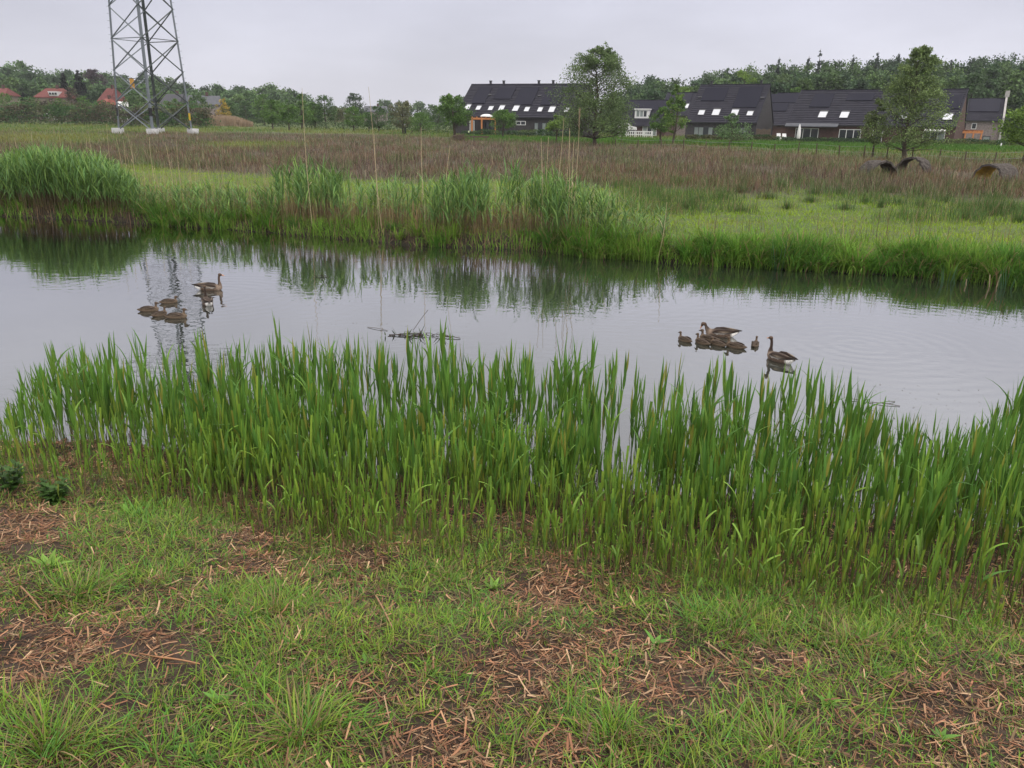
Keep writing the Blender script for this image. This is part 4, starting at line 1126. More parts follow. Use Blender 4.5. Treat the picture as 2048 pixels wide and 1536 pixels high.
# ------------------------------------------------------------------ trees
def tree_soups(h, cb, rad, seed, ncl, nleaf, lsize, cols, shape='round', spread=.12, trunk_r=.16, multi=1, irr=.35, droop=0.0):
    """crown base cb and radius rad in metres; clusters of leaves at the ends of limbs that leave the trunk"""
    r = np.random.default_rng(seed)
    tr, cr = Soup(), Soup()
    H = h - cb
    env = {'round': lambda u: np.sqrt(np.clip(1 - (2 * u - .85) ** 2 / 1.4, .03, 1)), 'cone': lambda u: (1 - u) ** .8 + .04,
           'willow': lambda u: np.interp(u, [0, .15, .45, .7, .88, 1], [.62, .95, 1.0, .74, .42, .12]),
           'tall': lambda u: np.interp(u, [0, .1, .3, .5, .7, .88, 1], [.55, .95, 1.0, .74, .56, .34, .10]),
           'bushy': lambda u: np.interp(u, [0, .12, .3, .55, .75, .9, 1], [.5, .95, 1.0, .93, .74, .5, .2]), 'flat': lambda u: np.interp(u, [0, .25, .6, 1], [.8, 1.0, .9, .35])}[shape]
    u = r.uniform(.0, 1, ncl) ** .9; az = np.arange(ncl) * 2.399 + r.uniform(-.5, .5, ncl)
    lump = 1 - irr * .5 + irr * (vnoise(np.cos(az) * 1.6 + 5, np.sin(az) * 1.6 + u * 3, seed % 50))
    rr = env(u) * rad * lump * np.sqrt(r.uniform(.12, 1, ncl))
    zt = cb + u * H * (.97 + .03 * r.random(ncl))
    tx, ty = r.normal(0, .03, 2)
    tz = np.linspace(0, cb + H * .82, 8)
    trunk = np.stack([tx * tz + .12 * np.sin(tz * .9 + seed), ty * tz + .1 * np.sin(tz * 1.1 + seed * 2), tz], -1)
    bark = np.array([.075, .058, .042])
    tr.add(*tubes(trunk[None], np.linspace(trunk_r, trunk_r * .22, 8)[None] * np.array([1.25] + [1] * 7), bark, 7))
    Cc = np.stack([np.cos(az) * rr, np.sin(az) * rr, zt], -1)
    ts = np.clip(zt - rr * r.uniform(.5, 1.0, ncl), cb * .72, tz[-1] * .98)
    S_ = np.stack([np.interp(ts, tz, trunk[:, k]) for k in range(3)], -1)
    mid = (S_ + Cc) / 2 + np.stack([np.cos(az) * rr * .12, np.sin(az) * rr * .12, -rr * .08], -1)
    L = np.stack([S_, mid, Cc], 1); lr = trunk_r * .17 * np.clip(rr / rad + .3, .3, 1)
    tr.add(*tubes(L, lr[:, None] * np.array([1, .6, .22]), bark * .9, 4))
    # twigs
    k2 = ncl * 3; j = r.integers(0, ncl, k2); q = r.uniform(.45, 1, (k2, 1))
    T0 = L[j, 1] * (1 - q) + Cc[j] * q
    dv = r.normal(0, 1, (k2, 3)); dv[:, 2] = np.abs(dv[:, 2]) * .8 - droop * 1.5; dv /= np.linalg.norm(dv, axis=1, keepdims=True)
    T1 = T0 + dv * rad * r.uniform(.15, .34, (k2, 1)) * env(u[j])[:, None] ** .5
    tr.add(*tubes(np.stack([T0, (T0 + T1) / 2, T1], 1), (lr[j] * .3)[:, None] * np.array([1, .7, .4]), bark * .9, 3))
    anchors = np.concatenate([Cc, T1, (T0 + T1) / 2])
    acol = np.array(cols)[r.integers(0, len(cols), len(anchors))] * r.uniform(.8, 1.2, (len(anchors), 1))
    i = r.integers(0, len(anchors), nleaf)
    sg = rad * spread * np.clip(env(np.clip((anchors[i, 2] - cb) / H, 0, 1)), .3, 1)[:, None]
    P = anchors[i] + r.normal(0, 1, (nleaf, 3)) * sg * np.array([1, 1, .72]); P[:, 2] -= np.abs(r.normal(0, .3, nleaf)) * droop
    P[:, 2] = np.maximum(P[:, 2], cb * .7)
    c = acol[i] * r.uniform(.75, 1.25, (nleaf, 1))
    cr.add(*leafcards(P, r.uniform(.65, 1.3, nleaf) * lsize, c, .35, .5, r))
    return tr, cr

GREEN_A = [(.095, .185, .035), (.075, .15, .032), (.12, .22, .042)]
GREEN_B = [(.07, .135, .04), (.055, .11, .034), (.09, .15, .048)]
GREEN_L = [(.16, .26, .045), (.13, .22, .04), (.19, .29, .06)]
WILLOW = [(.105, .165, .055), (.085, .135, .048), (.13, .19, .07)]
OLIVE = [(.14, .155, .07), (.12, .125, .065), (.165, .165, .085)]
def conifer_soups(h, rad, seed, n, ls, cols, gaps=.25):
    r = np.random.default_rng(seed); tr, cr = Soup(), Soup()
    tz = np.linspace(0, h, 6); tr.add(*tubes(np.stack([tz * 0, tz * 0, tz], -1)[None], np.linspace(h * .014, .03, 6)[None], np.array([.06, .045, .035]), 6))
    nb = 70; u = np.sort(r.uniform(.04, .985, nb)); az = np.arange(nb) * 2.4 + r.uniform(-.3, .3, nb)
    ln = rad * (1 - u) ** .75 * r.uniform(1 - gaps * 2, 1.1, nb) + .04 * rad
    A = np.stack([u * 0, u * 0, u * h], -1); B = np.stack([np.cos(az) * ln, np.sin(az) * ln, u * h - ln * r.uniform(.05, .45, nb)], -1)
    tr.add(*tubes(np.stack([A, (A + B) / 2 + [0, 0, .1], B], 1), (ln * .02 + .02)[:, None] * np.array([1, .7, .4]), np.array([.06, .045, .035]), 3))
    p_ = ln / ln.sum(); i = r.choice(nb, n, p=p_); f = r.uniform(.12, 1.03, (n, 1)) ** .8
    P = A[i] * (1 - f) + B[i] * f + r.normal(0, 1, (n, 3)) * np.stack([ln[i] * .12 + .1, ln[i] * .12 + .1, ln[i] * .05 + .12], -1)
    c = np.array(cols)[r.integers(0, len(cols), n)] * r.uniform(.7, 1.3, (n, 1))
    cr.add(*leafcards(P, r.uniform(.6, 1.3, n) * ls, c, .6, .5, r))
    return tr, cr
def plant_tree(name, label, base, soups, cat="tree", group=None, rz=0.0, scale=None):
    root = thing(name, label, cat, base, rz, group)
    link("trunk", soups[0].mesh("trunk", M_BARK), root); link("crown", soups[1].mesh("crown", M_TREE), root)
    if scale: root.scale = scale
    return root
def place(px, py, z=None):
    return on_ground(px, py)
def px_h(px, py, top):                             # height of a thing whose foot and top are seen at these rows
    p = on_ground(px, py); d = ray(px, top); return p, CAM_H + d[2] * p[1] / d[1] - p[2], p[1] / F_PX * 1.03

# the two big field trees and the single ones near the houses
p, h, m_ = px_h(1190, 291, 95)
plant_tree("willow", "big bushy willow in front of the long dark roof, crown nearly to the ground", p,
           tree_soups(h, 1.0, 72 * m_, 41, 165, 26000, .20, [(.12, .185, .06), (.10, .155, .055), (.15, .215, .08)], 'bushy', .09, .2, irr=.6))
p, h, m_ = px_h(1808, 319, 90)
plant_tree("willow", "tall pale green feathery willow in front of the right house row", p,
           tree_soups(h, .9, 68 * m_, 47, 165, 19000, .165, [(.16, .225, .075), (.13, .19, .065), (.19, .26, .09)], 'tall', .095, .17, irr=.6))
p, h, m_ = px_h(1741, 316, 198)
plant_tree("young_willow", "slim young willow just left of the tall feathery willow", p,
           tree_soups(h, 1.2, 30 * m_, 52, 40, 3000, .19, [(.15, .195, .07), (.125, .165, .06)], 'tall', .14, .09, irr=.5))
p, h, m_ = px_h(2052, 322, 196)
plant_tree("field_tree", "bright green tree cut by the right picture edge", p, tree_soups(h, 1.4, 52 * m_, 55, 60, 7000, .22, GREEN_L, 'willow', .13, .18))
p, h, m_ = px_h(908, 276, 190)
plant_tree("field_tree", "round green tree on two thin stems left of the long dark roof", p, tree_soups(h, 1.9, 30 * m_, 58, 50, 6500, .26, GREEN_A, 'round', .13, .2))
p, h, m_ = px_h(1007, 278, 222)
plant_tree("field_tree", "small round tree before the orange pergola of the long dark house", p, tree_soups(h, 1.6, 25 * m_, 61, 36, 3600, .22, GREEN_A, 'round', .15, .13))
p, h, m_ = px_h(1112, 284, 232)
plant_tree("field_tree", "small yellow green tree just left of the big bushy willow", p, tree_soups(h, 1.5, 19 * m_, 63, 30, 2400, .2, GREEN_L, 'round', .16, .11))
p, h, m_ = px_h(1321, 290, 212)
plant_tree("field_tree", "slender tree, left one of the pair between the white dormer and the middle house", p, tree_soups(h, 1.5, 22 * m_, 66, 36, 3000, .2, GREEN_A, 'willow', .14, .12))
p, h, m_ = px_h(1346, 292, 168)
plant_tree("field_tree", "taller slim tree of the pair before the middle house", p, tree_soups(h, 1.6, 26 * m_, 68, 46, 4200, .2, GREEN_A + GREEN_L, 'tall', .13, .14))
p, h, m_ = px_h(1460, 292, 226)
plant_tree("field_tree", "low spreading light tree in front of the middle house", p, tree_soups(h, .9, 36 * m_, 70, 36, 2600, .2, [(.13, .21, .085), (.11, .185, .07)], 'cone', .13, .10, irr=.5))
for a_, b_, w_, l_ in ((1225, 290, 10, "thin sapling half hidden right of the willow trunk"), (1243, 288, 9, "thin sapling between the willow and the white garden fence")):
    p, h, m_ = px_h(a_, b_, 250); plant_tree("sapling", l_, p, tree_soups(h, .8, w_ * m_, a_, 16, 600, .18, GREEN_A, 'round', .2, .05))

# orchard row across the field: (x, foot, top, half width, colours, shape, label)
ORCH = [(461, 247, 205, 19, GREEN_B, 'flat', "dark round orchard tree before the tan reeds, next to the yellow tree"),
        (494, 247, 203, 15, GREEN_B, 'round', "small dark orchard tree second from the yellow tree"),
        (529, 252, 190, 21, GREEN_A, 'round', "taller bright orchard tree third from the yellow tree"),
        (546, 259, 199, 15, GREEN_A, 'round', "slim orchard tree overlapping the taller bright one"),
        (557, 252, 203, 14, GREEN_A, 'round', "orchard tree with pale stem near the left group"),
        (580, 261, 201, 16, GREEN_A, 'round', "orchard tree just left of the very tall dry reed"),
        (605, 259, 189, 18, GREEN_A, 'tall', "tall orchard tree directly behind the very tall dry reed"),
        (630, 258, 206, 15, GREEN_A, 'round', "low orchard tree left of the broad dark one"),
        (652, 258, 192, 21, GREEN_B, 'round', "broad dark orchard tree in the middle of the row"),
        (671, 252, 214, 12, OLIVE, 'round', "small olive orchard tree right of the broad dark one"),
        (687, 258, 216, 16, OLIVE, 'round', "olive coloured low orchard tree before the far grey roof"),
        (709, 264, 213, 17, GREEN_A, 'round', "green orchard tree below the tall pointed one"),
        (712, 250, 187, 19, [(.06, .10, .045), (.05, .085, .04)], 'flat', "taller tree with flat layered crown behind the row"),
        (738, 263, 225, 13, GREEN_B, 'round', "small orchard tree left of the tallest middle dry reed"),
        (757, 264, 214, 19, GREEN_B, 'round', "dark orchard tree right of the tallest middle dry reed"),
        (805, 268, 200, 20, OLIVE, 'round', "brownish thin orchard tree beside the dark post"),
        (842, 269, 226, 24, GREEN_A, 'flat', "wide low orchard tree with a slanting prop"),
        (876, 262, 212, 17, GREEN_B, 'round', "dark orchard tree behind the round two stemmed tree")]
for k, (x_, b_, t_, w_, cl_, sh_, lb_) in enumerate(ORCH):
    p, h, m_ = px_h(x_, b_, t_)
    plant_tree("orchard_tree", lb_, p, tree_soups(h, h * .22, w_ * m_ * 1.08, 100 + k, 42, 2600, .045 * h + .06, cl_, sh_, .15, .03 * h), group="orchard trees across the field")

# single trees that stand out before the woods; distance chosen, rows give size
def far_tree(name, label, px, Y, top, hw, cols, shape, n=3000, foot=-.3, seed=0, ls=.5, group=None, irr=.35, sp=.13):
    g = at_y(px, 240, Y); z = float(zg(g[0], g[1])); T = at_y(px, top, Y); h = T[2] - z
    if name in ('spruce', 'conifer'): return plant_tree(name, label, (g[0], g[1], z), conifer_soups(h, hw * Y / F_PX * 1.5, 300 + seed, n, ls, cols, .05 if name == 'conifer' else .35), group=group)
    return plant_tree(name, label, (g[0], g[1], z), tree_soups(h, max(.4, h * .10), hw * Y / F_PX, 300 + seed, 48, n, ls, cols, shape, sp, h * .018, irr=irr), group=group)
DARKC = [(.016, .022, .020), (.022, .026, .022), (.012, .018, .016)]
far_tree("conifer", "dark pointed conifer, left and smaller one beside the red roofed villa", 139, 250, 144, 12, DARKC, 'cone', 4500, seed=1, ls=.55, sp=.12)
far_tree("conifer", "dark pointed conifer, right and bigger one beside the red roofed villa", 169, 250, 140, 14, DARKC, 'cone', 5000, seed=2, ls=.55, sp=.12)
far_tree("copper_beech", "dark purple beech crown rising behind the conifers at the pylon", 203, 330, 135, 25, [(.055, .036, .042), (.07, .045, .052)], 'round', 4500, seed=3, ls=.7)
far_tree("yellow_shrub", "yellow flowering shrub at the gable of the grey roofed house", 449, 216, 197, 13, [(.42, .30, .04), (.36, .27, .05)], 'round', 1600, seed=4, ls=.34)
far_tree("bare_tree", "brownish thin leaved tree right of the red roofed villa", 150, 225, 172, 19, [(.085, .068, .045), (.07, .06, .04)], 'round', 2300, seed=5, ls=.34, irr=.6)
far_tree("garden_tree", "light green tree behind the middle house roof", 1480, 178, 140, 30, GREEN_L, 'round', 4500, seed=6, ls=.4)
far_tree("garden_tree", "light green tree behind the roof with the white dormer", 1362, 190, 171, 26, GREEN_L, 'round', 3600, seed=7, ls=.4)
far_tree("garden_tree", "green tree behind the roof gap right of the middle house", 1586, 185, 172, 18, GREEN_A, 'round', 2400, seed=8, ls=.4)
far_tree("garden_tree", "bright small tree among the villa gardens, right of the thin leaved one", 172, 205, 192, 14, GREEN_A, 'round', 1700, seed=9, ls=.3)
far_tree("garden_tree", "green garden tree below the red roofed villa", 122, 205, 196, 13, GREEN_A, 'round', 1700, seed=10, ls=.3)
far_tree("garden_tree", "garden tree at the left picture edge before the villas", 12, 215, 186, 20, GREEN_A, 'round', 2000, seed=11, ls=.34)
far_tree("garden_tree", "dark leaning garden tree left of the red roofed villa", 54, 218, 184, 9, DARKC, 'tall', 1300, seed=12, ls=.34)
far_tree("garden_tree", "rounded green garden tree between the pylon legs", 268, 215, 192, 22, GREEN_B, 'round', 2200, seed=13, ls=.34)
far_tree("garden_tree", "green garden tree seen right of the thick pylon legs", 345, 205, 196, 20, GREEN_A, 'round', 2200, seed=14, ls=.34)
far_tree("garden_tree", "dark green garden tree just right of the pylon", 398, 205, 192, 22, GREEN_B, 'round', 2400, seed=15, ls=.34)
for i_, (a_, t_, s_, hw_, l_) in enumerate([(1545, 113, 22, 7, "spruce top standing out left above the right wood"), (1603, 111, 23, 6, "small spruce tip left of the highest spruce"), (1624, 97, 24, 9, "highest spruce above the right wood, open branched"),
        (1690, 108, 25, 8, "thin pale spruce tip in the middle of the right wood"), (1737, 103, 26, 9, "spruce with open top in the middle of the right wood"),
        (1778, 105, 27, 11, "dense spruce tip left of the feathery willow top"), (1883, 119, 28, 10, "dark spruce right of the feathery willow top"), (2043, 100, 29, 12, "spruce cut by the right picture edge above the wood")]):
    far_tree("spruce", l_, a_, 262, t_, hw_, [(.055, .08, .06), (.045, .065, .052)], 'cone', 1900, seed=s_, ls=.7, group="spruces above the right wood", irr=.7, sp=.07)

def wood(name, label, specs, n_each, ls, cols, seed):
    """a far wood that reads as one mass: crowns, trunks and undergrowth in one object"""
    r = np.random.default_rng(seed); cr = Soup()
    for (px, Y, top, hw) in specs:
        g = at_y(px, 240, Y); z = float(zg(g[0], g[1])); T = at_y(px, top, Y)[2]
        h = T - z; R_ = hw * Y / F_PX
        nc = 42; u = r.uniform(0, 1, nc) ** .8; az = r.uniform(0, 2 * PI, nc)
        env = np.interp(u, [0, .3, .6, .85, 1], [.9, 1, .95, .6, .15])
        cc = np.stack([np.cos(az) * R_ * env * r.uniform(.55, 1, nc), np.sin(az) * R_ * env * r.uniform(.55, 1, nc), z + h * (.04 + .94 * u)], -1)
        base = np.array(cols[r.integers(len(cols))]) * r.uniform(.8, 1.2)
        ccol = base * r.uniform(.75, 1.3, (nc, 1))
        i = r.integers(0, nc, n_each)
        P = cc[i] + r.normal(0, 1, (n_each, 3)) * R_ * np.array([.2, .2, .13]); P[:, :2] += g[:2]
        cr.add(*leafcards(P, r.uniform(.6, 1.3, n_each) * ls, ccol[i] * r.uniform(.75, 1.25, (n_each, 1)), .5, .65, r))
        tz = np.linspace(0, h * .7, 4)
        cr.add(*tubes(np.stack([np.full(4, g[0]), np.full(4, g[1]), z + tz], -1)[None], np.linspace(.3, .12, 4)[None], np.array([.05, .04, .03]), 5))
    o = cr.obj(name, M_TREE); kind(o, "stuff"); tag(o, label, "wood")
def wood_specs(edge, Y0, Y1, rows, step, hw, seed, jit=6):
    r = np.random.default_rng(seed); ex, ey = zip(*edge); out = []
    for k in range(rows):
        f = k / max(rows - 1, 1)
        for x in np.arange(ex[0], ex[-1], step):
            xx = x + r.uniform(-.5, .5) * step; top = np.interp(xx, ex, ey)
            drop = (1 - f) * 42 * (1 if rows > 1 else 0)
            out.append((xx, Y0 + (Y1 - Y0) * f + r.uniform(-8, 8), top + drop * r.uniform(.6, 1.1) + r.uniform(-2, jit), hw * r.uniform(.8, 1.25)))
    return out
LEFT_EDGE = [(-220, 140), (-60, 136), (10, 130), (45, 122), (75, 130), (100, 138), (160, 142), (200, 142), (245, 146), (300, 150), (335, 155), (370, 168), (420, 172), (480, 172), (530, 170), (580, 176), (606, 186), (625, 202)]
RIGHT_EDGE = [(1215, 205), (1255, 165), (1300, 152), (1345, 155), (1368, 166), (1385, 152), (1420, 142), (1480, 136), (1540, 132), (1600, 124), (1680, 122), (1760, 118), (1830, 112), (1880, 125), (1930, 116), (1975, 106), (2048, 110), (2280, 108)]
MID_EDGE = [(590, 205), (640, 214), (700, 212), (740, 216), (770, 200), (785, 196), (810, 206), (840, 204), (880, 212), (905, 205), (935, 190), (950, 205)]
wood("woodland", "hazy green wooded slope behind the villas on the left", wood_specs(LEFT_EDGE, 280, 390, 5, 21, 19, 5), 1500, .95,
     [(.085, .15, .05), (.068, .125, .045), (.11, .18, .055), (.055, .10, .042), (.085, .16, .045)], 6)
wood("woodland", "dark green wooded slope behind the houses on the right", wood_specs(RIGHT_EDGE, 196, 290, 5, 26, 25, 15), 2100, .75,
     [(.058, .105, .04), (.045, .085, .036), (.078, .135, .042), (.062, .112, .04), (.09, .15, .045)], 16)
wood("treeline", "pale far trees on the horizon between the woods", wood_specs(MID_EDGE, 380, 460, 2, 17, 13, 25, 4), 700, 1.2,
     [(.08, .135, .055), (.095, .155, .06), (.07, .11, .055)], 26)
# bushes and rough growth along the far side
def fline(pts, Y): return [tuple(at_y(x, 240, y)[:2]) for x, y in zip(pts, Y)]
scrub_mass("garden_hedge", "mixed dark garden shrubs in front of the villas on the left", "hedge", fline([-120, 60, 180, 320, 420], [196, 192, 190, 186, 184]), 0, 4.8, 3.0, 30000, [(.08, .14, .045), (.12, .11, .06), (.075, .16, .045), (.14, .17, .07), (.085, .07, .055)], .42)
scrub_mass("garden_hedge", "low green scrub below the orchard trees", "hedge", fline([430, 560, 700, 860, 940], [215, 205, 185, 165, 150]), 0, 1.9, 2.6, 9000, [(.05, .09, .028), (.065, .11, .032), (.04, .07, .026)], .3)
scrub_mass("garden_hedge", "leafy hedge in front of the long dark house", "hedge", fline([925, 1010, 1080, 1160], [136, 134, 132, 130]), 0, 1.15, 1.6, 6000, [(.05, .10, .03), (.04, .08, .03), (.08, .12, .035)], .22)
scrub_mass("garden_hedge", "mixed low hedge in front of the middle house", "hedge", fline([1375, 1420, 1500, 1565], [128, 127, 126, 125]), 0, 1.0, 1.4, 5000, [(.05, .10, .03), (.085, .085, .035), (.04, .075, .025)], .22)
scrub_mass("garden_hedge", "clipped green hedge before the white patio doors of the right row", "hedge", fline([1568, 1640, 1720, 1760], [119, 117, 115, 115]), 0, .95, 1.4, 5000, [(.04, .09, .03), (.035, .065, .025), (.06, .11, .03)], .22)
scrub_mass("garden_hedge", "loose green hedge below the orange pergola of the right row", "hedge", fline([1790, 1860, 1930, 2010, 2080], [114, 113, 112, 112, 112]), 0, 1.0, 1.5, 6000, [(.05, .10, .03), (.09, .12, .035), (.04, .075, .025)], .22)

def rough_bank():
    s = Soup(); n = 42000
    px = U(930, 2250, n); Y = np.interp(px, [930, 1250, 1560, 2250], [118, 112, 104, 98]) + rng.normal(0, 5.5, n)
    kx = np.array([ray(a, 240)[0] / ray(a, 240)[1] for a in (900, 1600, 2300)])
    x = np.interp(px, [900, 1600, 2300], kx) * Y
    P = np.stack([x, Y, zg(x, Y)], -1)
    c = cmix((.06, .15, .026), (.10, .20, .035), fbm(x * .3, Y * .3, 3, 7)) * U(.75, 1.2, (n, 1))
    s.add(*blades(P, U(.25, .7, n) * (.4 + fbm(x * .25, Y * .25, 3, 8)), U(.05, .10, n), U(0, 2 * PI, n), U(0, .6, n), U(0, .9, n), c, c * 1.05, 2))
    # tan reeds right of the pylon
    n = 9000; px = U(370, 505, n); Y = U(205, 216, n); d = np.stack([ray(a, 240) for a in (360, 520)]); x = np.interp(px, [360, 520], d[:, 0] / d[:, 1]) * Y
    P = np.stack([x, Y, zg(x, Y)], -1); c2 = np.array([.36, .26, .17]) * U(.75, 1.15, (n, 1))
    t = Soup().add(*blades(P, U(1.7, 2.6, n) * np.interp(px, [370, 400, 470, 505], [.8, 1.1, 1, .5]), U(.08, .14, n), U(0, 2 * PI, n), np.abs(rng.normal(0, .12, n)), 0.1, c2, c2, 2))
    o = s.obj("rough_grass", M_FIELD); kind(o, "stuff"); tag(o, "deep green rough grass bank in front of the house gardens", "grass")
    o = t.obj("tan_reeds", M_STRAW); kind(o, "stuff"); tag(o, "tan dry reed bed beyond the pylon, right of its legs", "reeds")
rough_bank()

# ------------------------------------------------------------------ houses
M_ROOF = plain("roof_tiles", (.027, .026, .036), .6, .12, .25, 1.3)
M_PANEL = plain("solar_glass", (.008, .008, .019), .35, .1, .08, .8)
M_DBRICK = plain("dark_brick", (.050, .046, .048), .85, .3, .25, 3.0)
M_RBRICK = plain("red_brown_brick", (.085, .048, .040), .85, .3, .25, 3.0)
M_GBRICK = plain("pale_brick", (.23, .19, .18), .85, .3, .35, 4.5)
M_WHITE = plain("white_paint", (.74, .73, .72), .5, .4, .05, 2.0)
M_DFRAME = plain("dark_frame", (.035, .035, .04), .5, .4, .1, 2.0)
M_GLASS = plain("window_glass", (.025, .03, .034), .08, .7, .2, .6)
M_SKYPANE = plain("sky_white_pane", (.58, .59, .62), .25, .5, .03, 1.0)  # roof window panes: sky reflection in the glass painted as a pale colour
M_CURT = plain("pale_curtain", (.22, .25, .24), .3, .5, .2, 1.0)
M_ORANGE = plain("orange_wood", (.50, .20, .075), .65, .3, .2, 3.0)
M_RTILE = plain("red_tiles", (.15, .052, .046), .8, .2, .25, 1.5)
M_GTILE = plain("grey_tiles", (.085, .088, .10), .7, .3, .2, 1.5)
M_CREAM = plain("cream_wall", (.22, .185, .145), .8, .2, .1, 1.0)
M_WOOD = plain("weathered_wood", (.10, .075, .055), .85, .2, .3, 5.0)

def S1(V, F): return Soup().add(V, F)
def bm_obj(name, shapes, mat, parent):
    s = Soup()
    for V, F in shapes: s.add(V, F)
    return s.obj(name, mat, parent, smooth=False)

class House:
    """gabled house: local x along the ridge, y from the garden front inwards, z up; the roof slopes come from the photo's corners"""
    def __init__(s, name, label, eL, eR, rL, D, run, wall_m, roof_m=M_ROOF, az=None, courses=20, group=None, back=.9):
        E = at_y(*eL, D); best = None
        for a in ([az] if az is not None else np.radians(np.arange(-15, 72, .25))):
            n = np.array([math.sin(a), math.cos(a), 0])
            Q = E + n * run; y0 = proj(Q)[1]; y1 = proj(Q + [0, 0, 1.0])[1]
            rise = (rL[1] - y0) / (y1 - y0); x = proj(Q + [0, 0, rise])[0]
            if best is None or abs(x - rL[0]) < best[0]: best = (abs(x - rL[0]), a, rise)
        s.a, s.rise, s.run = best[1], best[2], run
        s.d = np.array([math.cos(s.a), -math.sin(s.a), 0]); s.n = np.array([math.sin(s.a), math.cos(s.a), 0])
        Ls = np.arange(2, 60, .1); xs = np.array([proj(E + s.d * l)[0] for l in Ls]); s.L = float(Ls[np.abs(xs - eR[0]).argmin()])
        g = min(float(zg(E[0], E[1])), float(zg(*(E + s.d * s.L)[:2]))) - .1
        s.e = E[2] - g; s.E = E; s.O = np.array([E[0], E[1], g])
        s.root = thing(name, label, "house", s.O, -s.a, group)
        L, e, r, run2 = s.L, s.e, s.rise, run * back * 2
        print(name, "az", round(math.degrees(s.a), 1), "L", round(L, 1), "eave", round(e, 2), "rise", round(r, 2))
        y2 = run2; i = .25                              # walls sit 0.25 m inside the eaves
        w = Soup()
        w.add([(0, i, 0), (L, i, 0), (L, i, e), (0, i, e)], [(0, 1, 2, 3)])
        w.add([(0, y2 - i, 0), (L, y2 - i, 0), (L, y2 - i, e), (0, y2 - i, e)], [(1, 0, 3, 2)])
        for x, f in ((.12, (0, 3, 2, 1)), (L - .12, (0, 1, 2, 3))):
            w.add([(x, i, 0), (x, y2 - i, 0), (x, y2 - i, e), (x, i, e)], [f])
            w.add([(x, i, e), (x, y2 - i, e), (x, run + .01, e + r - .15), (x, run - .01, e + r - .15)], [f])
        w.obj("wall", wall_m, s.root, smooth=False)
        rf = Soup(); t = np.linspace(0, 1, courses + 1); lift = .055
        nn = np.array([0, -r, run]); nn = nn / np.linalg.norm(nn)
        for k in range(courses):                        # overlapping tile courses on the garden side
            p0, p1 = np.array([0, run * t[k], e + r * t[k]]), np.array([0, run * t[k + 1], e + r * t[k + 1]])
            a0, a1 = p0 + nn * (lift + .03), p1 + nn * .03
            X = np.array([L, 0, 0])
            rf.add([a0, a0 + X, a1 + X, a1], [(0, 1, 2, 3)]); b0 = p0 + nn * .028
            rf.add([b0, b0 + X, a0 + X, a0], [(0, 1, 2, 3)])
        for x0, x1 in ((-.04, .1), (L - .1, L + .04)):   # verges
            c = [np.array([x, y, z]) for x, y, z in ((x0, 0, e), (x1, 0, e), (x1, run, e + r), (x0, run, e + r))]
            V, F = hexa([q - nn * .22 for q in c] + [q + nn * .095 for q in c]); rf.add(V, F)
        V, F = hexa([(0, run, e + r - .15), (L, run, e + r - .15), (L, y2, e - .15), (0, y2, e - .15), (0, run, e + r + .03), (L, run, e + r + .03), (L, y2, e + .05), (0, y2, e + .05)]); rf.add(V, F)
        V, F = box(-.05, L + .05, run - .12, run + .12, e + r - .02, e + r + .13); rf.add(V, F)
        s.roof = rf.obj("roof", roof_m, s.root, smooth=False)
        V, F = box(0, L, -.12, .02, e - .1, e + .02); bm_obj("gutter", [(V, F)], M_DFRAME, s.root)
        s.nn = nn
    def slope(s, px, py):                              # photo point -> (u along the ridge, v up the slope 0..1)
        d = ray(px, py); Wn = s.n * (-s.rise) + np.array([0, 0, s.run])
        P = CAM + d * (((s.E - CAM) @ Wn) / (d @ Wn)); q = P - s.E
        return float(q @ s.d), float(q @ s.n) / s.run
    def front(s, px, py):
        d = ray(px, py); P = CAM + d * (((s.E - CAM) @ s.n) / (d @ s.n)); q = P - s.O
        return float(q @ s.d), float(q[2])
    def slab(s, u0, u1, v0, v1, lo, hi):
        c = [np.array([u, s.run * v, s.e + s.rise * v]) for u, v in ((u0, v0), (u1, v0), (u1, v1), (u0, v1))]
        return hexa([q + s.nn * lo for q in c] + [q + s.nn * hi for q in c])
    def panel(s, bl, br, top):
        u0, v0 = s.slope(*bl); u1, _ = s.slope(*br); _, v1 = s.slope((bl[0] + br[0]) / 2 + 12, top); v1 = min(v1, .97)
        bm_obj("solar_panel", [s.slab(u0, u1, v0, v1, .10, .17)], M_PANEL, s.root)
    def skylight(s, bl, br, top):
        u0, v0 = s.slope(*bl); u1, _ = s.slope(*br); _, v1 = s.slope((bl[0] + br[0]) / 2 + 4, top); dv = (v1 - v0)
        w = link("roof_window", None); bpy.data.objects.remove(w)
        w = bm_obj("roof_window", [s.slab(u0 - .06, u1 + .06, v0 - .006, v1 + dv * .28, .06, .15)], M_DFRAME, s.root)
        bm_obj("pane", [s.slab(u0, u1, v0, v1, .153, .158)], M_SKYPANE, w)
    def vent(s, px, py):
        u, _ = s.slope(px, py + 4); V, F = box(u - .16, u + .16, s.run - .16, s.run + .16, s.e + s.rise, s.e + s.rise + .55)
        V2, F2 = box(u - .22, u + .22, s.run - .22, s.run + .22, s.e + s.rise + .553, s.e + s.rise + .65)
        bm_obj("vent_pipe", [(V, F), (V2, F2)], M_DFRAME, s.root)
    def tilevent(s, px, py):
        u, v = s.slope(px, py); bm_obj("tile_vent", [s.slab(u - .3, u + .3, v - .015, v + .02, .05, .20)], M_DFRAME, s.root)
